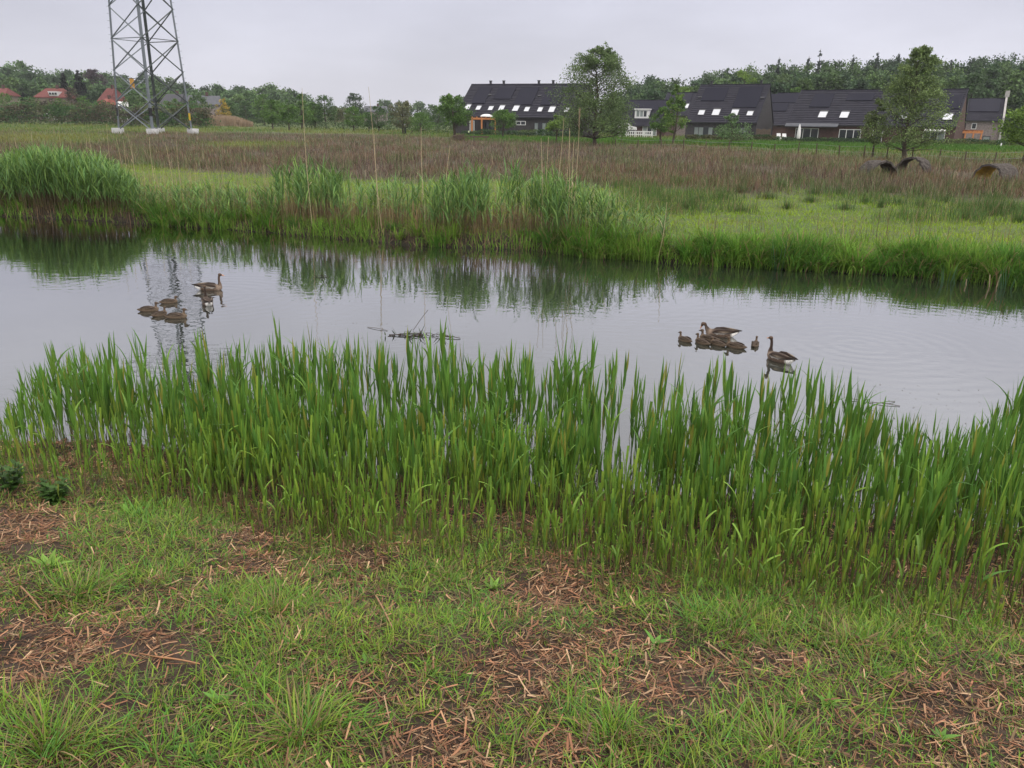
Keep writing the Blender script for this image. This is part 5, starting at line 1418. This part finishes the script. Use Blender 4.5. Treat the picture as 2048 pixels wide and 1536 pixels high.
    def window(s, p0, p1, n=2, frame=M_WHITE, glass=M_GLASS, name="window", low=None):
        u0, z1 = s.front(*p0); u1, z0 = s.front(*p1); y = .25
        if low is not None: z0 = low
        if u1 < u0: u0, u1 = u1, u0
        f = .09; sh = [box(u0, u1, y - .09, y - .003, z1 - f, z1), box(u0, u1, y - .09, y - .003, z0, z0 + f)]
        xs = np.linspace(u0, u1, n + 1)
        for k, x in enumerate(xs):
            a, b = (x, x + f) if k == 0 else ((x - f, x) if k == n else (x - f / 2, x + f / 2))
            sh.append(box(a, b, y - .088, y - .004, z0 + f, z1 - f))
        w = bm_obj(name, sh, frame, s.root)
        for k in range(n):
            gl = glass[k % len(glass)] if isinstance(glass, (list, tuple)) else glass
            bm_obj("pane", [box(xs[k] + .05, xs[k + 1] - .05, y - .05, y - .02, z0 + f, z1 - f)], gl, w)
        return w
def z4(x, y): return 880 + x / 4.876, 70 + y / 4.876
def z5(x, y): return 1230 + x / 4.876, 70 + y / 4.876
def z6(x, y): return 1560 + x / 4.197, 70 + y / 4.197

h1 = House("terrace_house", "long dark roofed house row with four black solar panels, partly behind the big willow", (909, 233), (1152, 239), (943.6, 170), 143, 6.5, M_DBRICK)
for bl, br, t in (((300, 672), (430, 677), 515), ((520, 630), (685, 637), 518), ((712, 685), (890, 690), 520), ((978, 688), (1155, 692), 522)): h1.panel(z4(*bl), z4(*br), z4(0, t)[1])
for a, b, y, t in ((237, 284, 731, 686), (347, 389, 735, 698), (467, 509, 738, 702), (566, 614, 742, 695), (703, 756, 746, 697), (818, 862, 750, 711), (947, 990, 752, 713), (1054, 1108, 757, 707), (1205, 1250, 758, 716)):
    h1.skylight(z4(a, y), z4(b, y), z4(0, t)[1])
for x in (478, 606, 948, 1088): h1.vent(*z4(x, 495))
for x, y in ((488, 592), (972, 602)): h1.tilevent(*z4(x, y))
h1.window(z4(915, 852), z4(1030, 925), 3, M_DFRAME, [M_CURT, M_GLASS, M_CURT], "patio_door", 0.1)
h1.window(z4(285, 835), z4(330, 920), 1, M_WHITE, M_CURT, "patio_door", 0.1)
h1.window(z4(430, 845), z4(520, 925), 2, M_DFRAME, M_GLASS, "patio_door", 0.1)
h1.window(z4(735, 838), z4(830, 880), 2, M_WHITE, M_GLASS)

h2 = House("terrace_house", "middle dark house with two big solar panels and dark end wall", (1371, 244), (1513, 247), (1402, 171), 138, 6.5, M_DBRICK)
for bl, br, t in (((835, 647), (1065, 652), 520), ((1143, 712), (1378, 715), 515)): h2.panel(z5(*bl), z5(*br), z5(0, t)[1])
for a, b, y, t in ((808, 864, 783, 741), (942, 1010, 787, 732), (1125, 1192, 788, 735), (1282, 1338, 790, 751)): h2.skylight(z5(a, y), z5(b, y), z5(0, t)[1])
for x in (928, 1412): h2.vent(*z5(x, 498))
for x, y in ((830, 613), (1437, 620)): h2.tilevent(*z5(x, y))
h2.window(z5(768, 893), z5(948, 980), 4, M_DFRAME, [M_CURT, M_CURT, M_GLASS, M_CURT], "patio_door", 0.1)
h2.window(z5(1205, 900), z5(1285, 960), 2, M_DFRAME, M_CURT)

h3 = House("terrace_house", "long right house row of red brown brick behind the feathery willow", (1571, 249), (1912, 256), (1603, 182), 132, 6.5, M_RBRICK)
for bl, br, t in (((243, 610), (413, 613), 499), ((550, 555), (775, 558), 496), ((1325, 625), (1500, 628), 507)): h3.panel(z6(*bl), z6(*br), z6(0, t)[1])
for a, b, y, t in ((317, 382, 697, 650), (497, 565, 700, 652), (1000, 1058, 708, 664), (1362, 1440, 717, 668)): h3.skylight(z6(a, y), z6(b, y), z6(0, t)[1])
for p0, p1, n in (((130, 780), (312, 880), 3), ((497, 790), (668, 885), 3), ((780, 795), (850, 890), 1), ((1203, 808), (1372, 905), 3)):
    h3.window(z6(*p0), z6(*p1), n, M_WHITE, [M_GLASS, M_GLASS, M_CURT] if p0[0] > 1000 else M_GLASS, "patio_door", 0.1)
u0, _ = h3.front(*z6(55, 750)); u1, _ = h3.front(*z6(495, 750))
bm_obj("canopy", [hexa([(u0, -.9, h3.e - .30), (u1, -.9, h3.e - .30), (u1, -.13, h3.e + .12), (u0, -.13, h3.e + .12), (u0, -.9, h3.e - .18), (u1, -.9, h3.e - .18), (u1, -.13, h3.e + .26), (u0, -.13, h3.e + .26)])], M_GTILE, h3.root)
u0, z0 = h3.front(*z6(1220, 790)); u1, z1 = h3.front(*z6(1395, 800))
bm_obj("awning", [hexa([(u0, -.8, z0 - .25), (u1, -.8, z0 - .25), (u1, .14, z0), (u0, .14, z0), (u0, -.8, z0 - .2), (u1, -.8, z0 - .2), (u1, .14, z0 + .06), (u0, .14, z0 + .06)])], M_WHITE, h3.root)

h4 = House("detached_house", "dark roofed house with a white dormer, right of the big willow", (1238, 251), (1330, 252), (1255, 201), 156, 6.0, M_RBRICK)
u0, v0 = h4.slope(1247, 222); u1, _ = h4.slope(1330, 222)
bm_obj("solar_panel", [h4.slab(u0, u1 + 1.2, .60, .96, .10, .17)], M_PANEL, h4.root)
u0, z1 = h4.front(1268, 221); u1, z0 = h4.front(1302, 237)
dz0, dz1 = h4.e + h4.rise * .28, h4.e + h4.rise * .66; yv = h4.run * .26
u0, v0 = h4.slope(1269, 237); u1, _ = h4.slope(1297, 237)
y0 = h4.run * v0; zb = h4.e + h4.rise * v0; zt = zb + 1.55; yb = h4.run * (v0 + 1.5 / h4.rise)
dm = bm_obj("dormer", [hexa([(u0, y0, zb), (u1, y0, zb), (u1, y0 + .3, zb), (u0, y0 + .3, zb), (u0, y0, zt), (u1, y0, zt), (u1, yb, zt), (u0, yb, zt)]), box(u0 - .15, u1 + .15, y0 - .18, yb, zt + .003, zt + .2)], M_WHITE, h4.root)
for k, gm in enumerate((M_CURT, M_CURT, M_GLASS)):
    a = u0 + .35 + k * (u1 - u0 - .6) / 3; bm_obj("dormer_window", [box(a, a + (u1 - u0 - .6) / 3 - .15, y0 - .02, y0 - .004, zb + .35, zt - .2)], gm, dm)
h4.window((1285, 252), (1312, 273), 3, M_WHITE, [M_CURT, M_GLASS, M_CURT], "bay_window", 0.3)
h4.window((1257, 252), (1264, 273), 1, M_WHITE, M_GLASS, "door", 0.1)
h4.window((1243, 252), (1252, 273), 1, M_DFRAME, M_GLASS, "window", .9)
h5 = House("terrace_house", "dark roof with a large solar panel between the dormer house and the middle house", (1314, 231), (1380, 231), (1336, 186), 170, 6.5, M_GBRICK)
u0, v0 = h5.slope(1326, 207); u1, _ = h5.slope(1378, 207); bm_obj("solar_panel", [h5.slab(u0, u1, .52, .96, .1, .17)], M_PANEL, h5.root)
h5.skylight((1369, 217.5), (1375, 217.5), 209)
h6 = House("terrace_house", "dark roof with stepped solar panels in the gap right of the middle house", (1530, 250), (1577, 251), (1556, 187), 162, 7.5, M_RBRICK)
u0, _ = h6.slope(1530, 220); u1, _ = h6.slope(1574, 220)
bm_obj("solar_panel", [h6.slab(u0, u1, .42, .66, .1, .17)], M_PANEL, h6.root); bm_obj("solar_panel", [h6.slab(u0, u1 + 2.0, .68, .96, .1, .17)], M_PANEL, h6.root)
h7 = House("brick_house", "pale brick house at the right end with a white edged gable", (1930, 241), (2003, 242), (1938, 198), 143, 5.5, M_GBRICK)
u0, _ = h7.slope(1937, 224); bm_obj("solar_panel", [h7.slab(u0, h7.L - .6, .38, .97, .1, .17)], M_PANEL, h7.root)
e_, r_, L_, rn = h7.e, h7.rise, h7.L, h7.run
bm_obj("parapet", [hexa([(L_ + .05, -.1, 0), (L_ + .35, -.1, 0), (L_ + .35, .5, 0), (L_ + .05, .5, 0), (L_ + .05, -.1, e_ + .5), (L_ + .35, -.1, e_ + .5), (L_ + .35, .5, e_ + 1.0), (L_ + .05, .5, e_ + 1.0)]),
                   hexa([(L_ + .05, .5, e_ - .2), (L_ + .35, .5, e_ - .2), (L_ + .35, rn, e_ + r_ - .5), (L_ + .05, rn, e_ + r_ - .5), (L_ + .05, .5, e_ + .85), (L_ + .35, .5, e_ + .85), (L_ + .35, rn, e_ + r_ + .5), (L_ + .05, rn, e_ + r_ + .5)]),
                   box(L_ - .1, L_ + .55, rn - .4, rn + .4, e_ + r_ + .3, e_ + r_ + 1.3)], plain("light_stone", (.40, .38, .36), .8, .2, .15, 2.0), h7.root)
h7.window((1944, 246), (1952, 258.5), 1, M_WHITE, M_GLASS); h7.window((1966, 272), (1979, 284), 1, M_DFRAME, M_CURT)

def pergola(label, p0, p1, D, posts, depth, dome=False):
    A, B = at_y(*p0, D), at_y(*p1, D); g = float(zg(A[0], A[1])); root = thing("pergola", label, "pergola", (A[0], A[1], g), math.atan2(B[1] - A[1], B[0] - A[0]))
    L = float(np.linalg.norm((B - A)[:2])); Hh = A[2] - g
    bm_obj("beam", [box(0, L, 0, .14, Hh - .30, Hh)], M_ORANGE, root); bm_obj("beam", [box(0, L, depth, depth + .14, Hh - .30, Hh)], M_ORANGE, root)
    for x in np.linspace(.1, L - .2, 6): bm_obj("rafter", [box(x, x + .09, -.2, depth + .3, Hh + .003, Hh + .16)], M_ORANGE, root)
    for q in posts:
        for y in (0, depth): bm_obj("post", [box(q * L, q * L + .2, y + .003, y + .137, 0, Hh - .303)], M_ORANGE, root)
    if dome:
        bm = bmesh.new(); bmesh.ops.create_uvsphere(bm, u_segments=20, v_segments=10, radius=1.0)
        bmesh.ops.delete(bm, geom=[v for v in bm.verts if v.co.z < -.01], context='VERTS')
        me = bpy.data.meshes.new("dome"); bm.to_mesh(me); bm.free(); me.materials.append(M_WHITE)
        o = link("dome", me, root); o.location = (L * .62, depth * .4, Hh + .18); o.scale = (1.05, 1.05, .42)
pergola("orange pergola with white dome at the left end of the long dark house", z4(302, 805), z4(545, 815), 138, (0, .40, .95), 2.2, True)
pergola("orange timber pergola before the pale brick house at the right", z6(1493, 806), z6(1705, 815), 127, (0, .30, .93), 2.2)

def parasol(px, D):
    T = at_y(px + 3, 248, D); g = float(zg(T[0], T[1])); h = T[2] - g; root = thing("parasol", "closed white parasol at the patio doors of the right house row", "parasol", (T[0], T[1], g))
    z = np.linspace(h * .18, h, 9); r_ = np.interp(z / h, [.18, .3, .6, .85, 1], [.20, .30, .26, .16, .03])
    Soup().add(*tubes(np.stack([z * 0, z * 0, z], -1)[None], r_[None], np.ones(3), 10)).obj("cover", M_WHITE, root)
    Soup().add(*bar((0, 0, 0), (0, 0, h * .2), .03)).obj("pole", M_DFRAME, root)
parasol(1597, 127)
def chair(px, py, D, label):
    P = at_y(px, py, D); g = float(zg(P[0], P[1])); root = thing("garden_chair", label, "chair", (P[0], P[1], g), R(20)); root.scale = (1.25,) * 3
    bm_obj("seat", [box(-.3, .3, -.3, .3, .40, .46)], M_WHITE, root); bm_obj("backrest", [hexa([(-.3, .24, .463), (.3, .24, .463), (.3, .3, .463), (-.3, .3, .463), (-.26, .36, 1.0), (.26, .36, 1.0), (.26, .42, 1.0), (-.26, .42, 1.0)])], M_WHITE, root)
    for x in (-.27, .22):
        for y in (-.28, .23): bm_obj("leg", [box(x, x + .05, y, y + .05, 0, .397)], M_WHITE, root)
chair(1561, 270, 125, "white garden chair left of the closed parasol"); chair(1572, 272, 125, "smaller white chair next to the closed parasol")

# white picket fence, car, wooden fence
A, B = at_y(1236, 262, 146), at_y(1304, 262, 144); g = float(zg(A[0], A[1])); L = float(np.linalg.norm((B - A)[:2])); Hh = A[2] - g
root = thing("picket_fence", "white picket fence in front of the house with the white dormer", "fence", (A[0], A[1], g), math.atan2(B[1] - A[1], B[0] - A[0]))
for z in (Hh * .45, Hh * .92): bm_obj("rail", [box(0, L, 0, .07, z, z + .14)], M_WHITE, root)
bm_obj("slats", [box(x, x + .13, -.05, -.003, .1, Hh) for x in np.arange(0, L, .36)], M_WHITE, root)
for x in np.linspace(0, L, 5): bm_obj("post", [box(x, x + .14, .075, .2, 0, Hh + .1)], M_WHITE, root)
P = at_y(1250, 262, 150); g = float(zg(P[0], P[1])) + .9
root = thing("parked_car", "white car parked behind the left end of the picket fence", "car", (P[0], P[1], g), R(-12))
prof = [(-2.0, .35), (-2.05, .8), (-1.5, .95), (-.9, 1.42), (.5, 1.45), (1.2, .98), (1.95, .85), (2.05, .4)]
bm = bmesh.new(); sides = [[bm.verts.new((x, y * (.78 if z > 1.2 else 1), z)) for x, z in prof] for y in (-.85, .85)]
bm.faces.new(sides[0]); bm.faces.new(sides[1][::-1])
for k in range(len(prof)): bm.faces.new((sides[0][k], sides[1][k], sides[1][(k + 1) % len(prof)], sides[0][(k + 1) % len(prof)]))
bmesh.ops.recalc_face_normals(bm, faces=bm.faces); me = bpy.data.meshes.new("body"); bm.to_mesh(me); bm.free(); me.materials.append(M_WHITE); link("body", me, root)
for y, yy in ((-.86, -.70), (.86, .70)): bm_obj("side_window", [hexa([(-1.15, y, 1.0), (.85, y, 1.0), (.85, y * .97, 1.0), (-1.15, y * .97, 1.0), (-.8, yy, 1.36), (.4, yy, 1.36), (.4, yy * .97, 1.36), (-.8, yy * .97, 1.36)])], M_GLASS, root)
for x in (-1.25, 1.3):
    for y in (-.8, .8): Soup().add(*tubes(np.array([[x, y - .1, .33], [x, y + .1, .33]])[None], .33, np.ones(3), 14, (0, .1, 1))).obj("wheel", M_DFRAME, root)
bm_obj("underbody", [box(-1.9, 1.9, -.7, .7, -.9, .34)], M_DFRAME, root)
A, B = at_y(1513, 258, 130), at_y(1541, 258, 130); g = float(zg(A[0], A[1])); L = B[0] - A[0]
root = thing("wooden_fence", "brown wooden garden fence right of the middle house end wall", "fence", (A[0], A[1], g))
bm_obj("board_panel", [box(x, x + .13, 0, .03, .05, A[2] - g + .1 * math.sin(x * 7)) for x in np.arange(0, L, .15)], M_WOOD, root); bm_obj("rail", [box(0, L, .033, .09, 1.0, 1.1)], M_WOOD, root)

# far houses of the village on the left
def villa(name, label, x0, x1, ye, yr, D, roof_m, wall_m, hip, depth=7.0, yaw=0, dormer=None, wins=()):
    A, B, T = at_y(x0, ye, D), at_y(x1, ye, D), at_y((x0 + x1) / 2, yr, D + depth / 2); g = float(zg((A[0] + B[0]) / 2, D)) - .2
    L = B[0] - A[0]; e = (A[2] + B[2]) / 2 - g; r = T[2] - g - e
    root = thing(name, label, "house", ((A[0] + B[0]) / 2, D, g), R(yaw)); l = L / 2
    bm_obj("wall", [box(-l + .3, l - .3, .3, depth - .3, 0, e)], wall_m, root)
    h_ = hip * L / 2; s = Soup(); m2 = depth / 2
    s.add([(-l, 0, e), (l, 0, e), (l - h_, m2, e + r), (-l + h_, m2, e + r)], [(0, 1, 2, 3)]); s.add([(-l, depth, e), (l, depth, e), (l - h_, m2, e + r), (-l + h_, m2, e + r)], [(1, 0, 3, 2)])
    s.add([(-l, 0, e), (-l, depth, e), (-l + h_, m2 + .01, e + r), (-l + h_, m2 - .01, e + r)], [(1, 0, 3, 2)]); s.add([(l, 0, e), (l, depth, e), (l - h_, m2 + .01, e + r), (l - h_, m2 - .01, e + r)], [(0, 1, 2, 3)])
    s.add(*box(-l, l, 0, depth, e - .25, e - .003))
    rf = s.obj("roof", roof_m, root, smooth=False)
    bm_obj("chimney", [box(l * .1, l * .1 + .7, m2 - .3, m2 + .3, e + r * .7, e + r + .9)], M_RBRICK, rf)
    if dormer:
        a, b = dormer; za = e + r * .12; zb2 = e + r * .62; ya = m2 * .12
        d = bm_obj("dormer", [hexa([(a, ya - .2, za), (b, ya - .2, za), (b, ya + .2, za), (a, ya + .2, za), (a - .3, ya - .4, zb2), (b + .3, ya - .4, zb2), (b + .3, m2 * .66, zb2), (a - .3, m2 * .66, zb2)])], M_WHITE, root)
        w = (b - a) / 3
        for k in range(3): bm_obj("dormer_window", [box(a + k * w + .12, a + (k + 1) * w - .12, ya - .55, ya - .42, za + .35, zb2 - .3)], M_GLASS, d)
    for (a, b, z0, z1) in wins:
        w = bm_obj("window", [box(a * l, b * l, .2, .297, z0, z1)], M_WHITE, root); bm_obj("pane", [box(a * l + .15, b * l - .15, .17, .197, z0 + .15, z1 - .15)], M_GLASS, w)
    return root
villa("villa", "red roofed villa with a white dormer at the far left", 66, 128, 194, 176.5, 242, M_RTILE, M_CREAM, .42, 8, 0, (.2, 2.6), ((-.6, -.2, .6, 2.2), (.1, .6, .6, 2.2)))
villa("villa", "steep red roofed house left of the pylon", 186, 223, 203, 176, 246, M_RTILE, M_DBRICK, .30, 7, -28, None, ((-.5, 0, .8, 2.2),))
villa("villa", "low bright red roofed annex before the steep red roofed house", 192, 212, 208, 197, 236, plain("bright_tiles", (.26, .085, .065), .8, .2, .2, 1.5), M_CREAM, .2, 5, -28)
villa("villa", "red roof cut by the left picture edge", -32, 9, 190, 176, 244, M_RTILE, M_CREAM, .35, 8)
villa("cottage", "small white gabled house behind the left pylon leg", 236, 256, 213, 203, 228, M_WHITE, M_WHITE, .0, 5, 25)
villa("cottage", "dark grey roofed house seen right of the thick pylon legs", 312, 357, 212, 188, 238, plain("slate", (.05, .05, .058), .6, .3, .2, 1.5), M_DBRICK, .12, 9, -10, None, ((.1, .5, .5, 1.8),))
villa("cottage", "long grey roofed house left of the yellow shrub", 374, 438, 209, 191, 236, M_GTILE, M_GBRICK, .04, 9, 14, None, ((.2, .5, .5, 1.9),))
villa("cottage", "distant grey roof behind the middle of the orchard", 726, 776, 223, 212, 330, M_GTILE, M_GBRICK, .1, 9, 8)

# ------------------------------------------------------------------ lattice pylon
def build_pylon():
    D = 122.0; C0 = at_y(312, 264, D); g = float(zg(C0[0], C0[1]))
    root = thing("lattice_pylon", "tall grey steel lattice pylon on white concrete feet, cut by the top edge", "pylon", (C0[0], C0[1], g))
    vd = np.array([C0[0], C0[1]]); vd = vd / np.linalg.norm(vd); an = R(-5); vd = np.array([vd[0] * math.cos(an) - vd[1] * math.sin(an), vd[0] * math.sin(an) + vd[1] * math.cos(an)])
    ud = np.array([vd[1], -vd[0]])
    half = lambda z: 5.05 * (1 - z / 92)
    dirs = [-ud, -vd, ud, vd]                          # left, front, right, back
    node = lambda k, z: np.array([*(dirs[k % 4] * half(z)), z])
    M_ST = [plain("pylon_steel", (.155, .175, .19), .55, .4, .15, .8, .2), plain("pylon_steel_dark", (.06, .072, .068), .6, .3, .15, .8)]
    zs = np.concatenate([[.4], np.arange(4.3, 52, 4.15)]); top = zs[-1]
    M_BLK = plain("black_band", (.02, .02, .02), .7, .2, .1, 2)
    for k in range(4):
        a, b = node(k, .2), node(k, top); s = Soup()
        o = np.array([*dirs[k], 0]); t = np.array([*dirs[(k + 1) % 4], 0]); f1 = (-o + t) / math.sqrt(2); f2 = (-o - t) / math.sqrt(2); w = .30
        for f, q in ((f1, f2), (f2, f1)):
            st = q * .003 if f is f2 else q * 0
            c = [a + st, a + f * w + st, a + f * w + q * .035 + st, a + q * .035 + st]; c2 = [x + (b - a) for x in c]
            V, F = hexa(c + c2); s.add(V, F)
        if k != 3:
            for z in np.arange(5, 40, .9): s.add(*bar(node(k, z), node(k, z) + o * .28, .018))
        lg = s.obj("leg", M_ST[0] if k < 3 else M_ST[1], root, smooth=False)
        za = 2.4; c = [node(k, za) + o * .03 + f for f in (f1 * 0, f1 * .34, (f1 + f2) * .1, f2 * .34)]; c2 = [x + node(k, za + 1.1) - node(k, za) for x in c]
        if k < 2: bm_obj("black_band", [hexa(c + c2)], M_BLK, lg)
        p = node(k, 0); an2 = math.atan2(dirs[k][1], dirs[k][0]) + PI / 4
        V, F = box(-.58, .58, -.58, .58, -.6, .74); cs, sn = math.cos(an2), math.sin(an2); V = V @ np.array([[cs, sn, 0], [-sn, cs, 0], [0, 0, 1]]) + p
        bm_obj("concrete_foot", [(V, F)], plain("white_concrete", (.60, .595, .59), .85, .2, .12, 1.5), root)
        s1 = Soup()
        for z0, z1 in zip(zs, zs[1:]):
            for p, q in ((node(k, z0), node(k + 1, z1)), (node(k + 1, z0), node(k, z1))): s1.add(*bar(p, q, .095))
        for z in (12.6, 25.0, 37.5): s1.add(*bar(node(k, z), node(k + 1, z), .06))
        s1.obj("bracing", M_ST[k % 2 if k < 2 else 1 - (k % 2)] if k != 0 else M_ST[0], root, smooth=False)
    p, q = node(0, 7.6), node(1, 7.2); r_, t = node(0, 6.1), node(1, 6.0)
    sg = Soup().add(*bar(p, q, .04)).add(*bar(r_, t, .04)).obj("sign_bar", M_ST[1], root, smooth=False)
    c = p + (q - p) * .54; d = r_ + (t - r_) * .55; u = (q - p) / np.linalg.norm(q - p); w = np.array([u[1], -u[0], 0]) * .06
    bm_obj("warning_sign", [hexa([d - u * .4 - w, d + u * .4 - w, d + u * .4, d - u * .4, c - u * .4 - w, c + u * .4 - w, c + u * .4, c - u * .4])], plain("orange_sign", (.50, .25, .03), .5, .4, .15, 2), sg)
    c = node(2, 1.6); u = np.array([*dirs[2], 0]) * .05
    bm_obj("yellow_marker", [box(c[0] - .13, c[0] + .13, c[1] - .5, c[1] - .4, 1.9, 2.9)], plain("yellow_paint", (.55, .38, .03), .5, .3, .1, 2), root)
    for z, l in ((33, 9), (40, 11.5), (47, 8)):
        s = Soup()
        for sg_ in (-1, 1):
            tip = np.array([*(ud * sg_ * l), z + .6])
            for kk in (0, 1, 2, 3):
                if (dirs[kk] @ ud) * sg_ > -.5: s.add(*bar(node(kk, z), tip, .08)); s.add(*bar(node(kk, z + 1.8), tip, .06))
            for f in np.linspace(.2, .8, 4): a = node(1, z) * (1 - f) + tip * f; b = node(3, z) * (1 - f) + tip * f; s.add(*bar(a, b, .05))
        s.obj("cross_arm", M_ST[1], root, smooth=False)
build_pylon()

# ------------------------------------------------------------------ fences, shelters and small field things
def wire_fence(label, pts, hgt):
    P = [on_ground(*p) for p in pts]; o0 = P[0]; root = thing("wire_fence", label, "fence", o0); rr = np.random.default_rng(len(pts))
    tops = []
    for p in P:
        q = p - o0; hh = hgt * rr.uniform(.85, 1.1); tl = rr.normal(0, .05, 2); tp = q + np.array([tl[0], tl[1], hh]); tops.append(q + np.array([0, 0, hh * .88]))
        Soup().add(*tubes(np.array([q - [0, 0, .1], (q + tp) / 2, tp])[None], np.array([[.06, .055, .05]]), np.ones(3), 6)).obj("post", M_WOOD, root)
    for z in (0, -.45):
        T = np.array(tops) + [0, 0, z * hgt]; Soup().add(*tubes(T[None], .012, np.ones(3) * .5, 3)).obj("wire", plain("fence_wire", (.2, .2, .2), .5), root)
wire_fence("wire fence on thin posts before the orchard, from the pylon to the big willow", [(362, 240), (391, 245), (409, 247), (441, 249), (475, 252), (511, 257), (546, 260), (580, 264), (615, 266), (650, 267), (688, 269), (725, 271), (762, 273), (800, 275), (845, 276), (880, 277), (920, 279), (957, 281), (992, 283), (1031, 284), (1072, 287), (1112, 289), (1152, 291)], 1.35)
wire_fence("wire fence with weathered posts before the gardens on the right", [(1230, 293), (1275, 296), (1322, 299), (1367, 300), (1412, 302), (1458, 303), (1502, 304), (1548, 306), (1596, 307), (1633, 310), (1678, 313), (1727, 316), (1773, 317), (1824, 319), (1877, 322), (1930, 325), (1988, 327), (2046, 328), (2110, 330)], .95)

M_SHELL = plain("mossy_shell", (.085, .074, .066), .95, .1, .49, 9.0, 0, .05)
M_INNER = plain("mustard_inside", (.48, .31, .05), .9, .1, .35, 3.0)
def shelter(label, px, py, r_, length, rz, inner):
    p = on_ground(px, py); p[2] += .06; root = thing("arched_shelter", label, "shelter", p, R(rz), "old arched shelters in the brown rushes")
    a = np.linspace(0, PI, 19); ys = np.linspace(-length / 2, length / 2, 7); rr = np.random.default_rng(int(px)); s = Soup(); i_ = Soup()
    jig = 1 + rr.normal(0, .022, (7, 19)); jig[0] *= 1 + rr.normal(0, .02, 19)
    def shell(rad, dy=0): return np.stack([np.cos(a)[None] * rad * jig, np.repeat(ys[:, None], 19, 1) * (1 + rr.normal(0, .02, (7, 19))), np.sin(a)[None] * rad * 1.02 * jig - .05], -1)
    O, I = shell(r_), shell(r_ - .10)
    idx = (np.arange(6)[:, None] * 19 + np.arange(18)[None]).ravel(); F = np.stack([idx, idx + 1, idx + 20, idx + 19], -1)
    s.add(O.reshape(-1, 3), F[:, ::-1]); i_.add(I.reshape(-1, 3), F)
    for e_ in (0, 6):
        V = np.concatenate([O[e_], I[e_]]); k = np.arange(18); s.add(V, np.stack([k, k + 1, k + 20, k + 19], -1))
    s.obj("shell", M_SHELL, root, smooth=False); i_.obj("lining", inner, root, smooth=False)
shelter("arched shelter open to both ends, left one of three in the brown rushes", 1754, 355, .84, 1.1, 12, plain("dark_inside", (.06, .045, .035), .9))
shelter("thin arched shelter in the middle, farthest of the three", 1826, 345, .84, .95, -52, plain("dark_inside", (.06, .045, .035), .9))
shelter("mossy arched shelter at the right with a mustard yellow inside", 1990, 363, .86, 1.3, -66, M_INNER)

def post_thing(name, label, cat, px, py, top, w, mat, cap=None, lean=0.0):
    p = on_ground(px, py); h = (py - top) / F_PX * p[1]; root = thing(name, label, cat, p); t = np.linspace(0, 1, 5)
    C = np.stack([t * lean, t * 0, t * h], -1); Soup().add(*tubes(C[None], np.array([[w, w * 1.05, w, w * .95, w * .7]]), np.ones(3), 7)).obj("shaft", mat, root)
    if cap: Soup().add(*tubes((C[-1] + np.array([[0, 0, -.02], [0, 0, .12], [0, 0, .25], [0, 0, .3]]))[None], np.array([[w * .8, w, w * .8, .02]]), np.ones(3), 7)).obj("cap", cap, root)
M_BLACK = plain("black_cover", (.014, .014, .017), .7)
post_thing("covered_post", "dark covered post with pale top in front of the brownish orchard tree", "post", 811, 268, 253, .17, M_BLACK, M_WHITE, -.1)
post_thing("marker_post", "small black marker post with light cap left of the small round tree", "post", 937.5, 274, 266, .12, M_BLACK, plain("light_cap", (.5, .55, .35), .6))
post_thing("tree_prop", "slanting dark prop under the wide low orchard tree", "prop", 821, 268, 257, .09, M_WOOD, None, .75)
post_thing("white_marker", "thin white marker board leaning at the pale brick house", "marker", 1999, 298, 287, .10, M_WHITE, None, .12)
p = on_ground(919, 282); root = thing("brushwood_pile", "brown brushwood pile beside the two stemmed tree", "brushwood", p)
n = 160; b = np.stack([rng.normal(0, .45, n), rng.normal(0, .3, n), U(0, .7, n)], -1); d = np.stack([U(-.6, .6, n), U(-.3, .3, n), U(-.1, .5, n)], -1)
Soup().add(*tubes(np.stack([b - d * .5, b, b + d * .6], 1), .025, np.array([.12, .085, .065]), 4)).obj("sticks", M_BARK, root)
p = on_ground(960, 286); root = thing("wooden_hurdle", "low dark wooden hurdle in the grass before the long dark house", "hurdle", p)
for x in (-.8, .65): bm_obj("post", [box(x, x + .13, -.06, .06, 0, .85)], M_WOOD, root)
bm_obj("beam", [box(-1.2, 1.1, -.09, -.063, .62, .80)], M_WOOD, root)

# ------------------------------------------------------------------ damp air
M = bpy.data.materials.new("haze"); M.use_nodes = True; nh = M.node_tree; nh.nodes.clear()
ho = nh.nodes.new("ShaderNodeOutputMaterial"); hv = nh.nodes.new("ShaderNodeVolumePrincipled")
hv.inputs["Color"].default_value = (.93, .94, 1.0, 1); hv.inputs["Density"].default_value = HAZE = .0002
nh.links.new(hv.outputs[0], ho.inputs["Volume"])
V, F = box(-1750, 1750, -60, 1560, -1.7, 62)
o = S1(V, F).obj("haze", M, smooth=False); kind(o, "stuff"); tag(o, "thin pale damp air over the whole place", "haze")
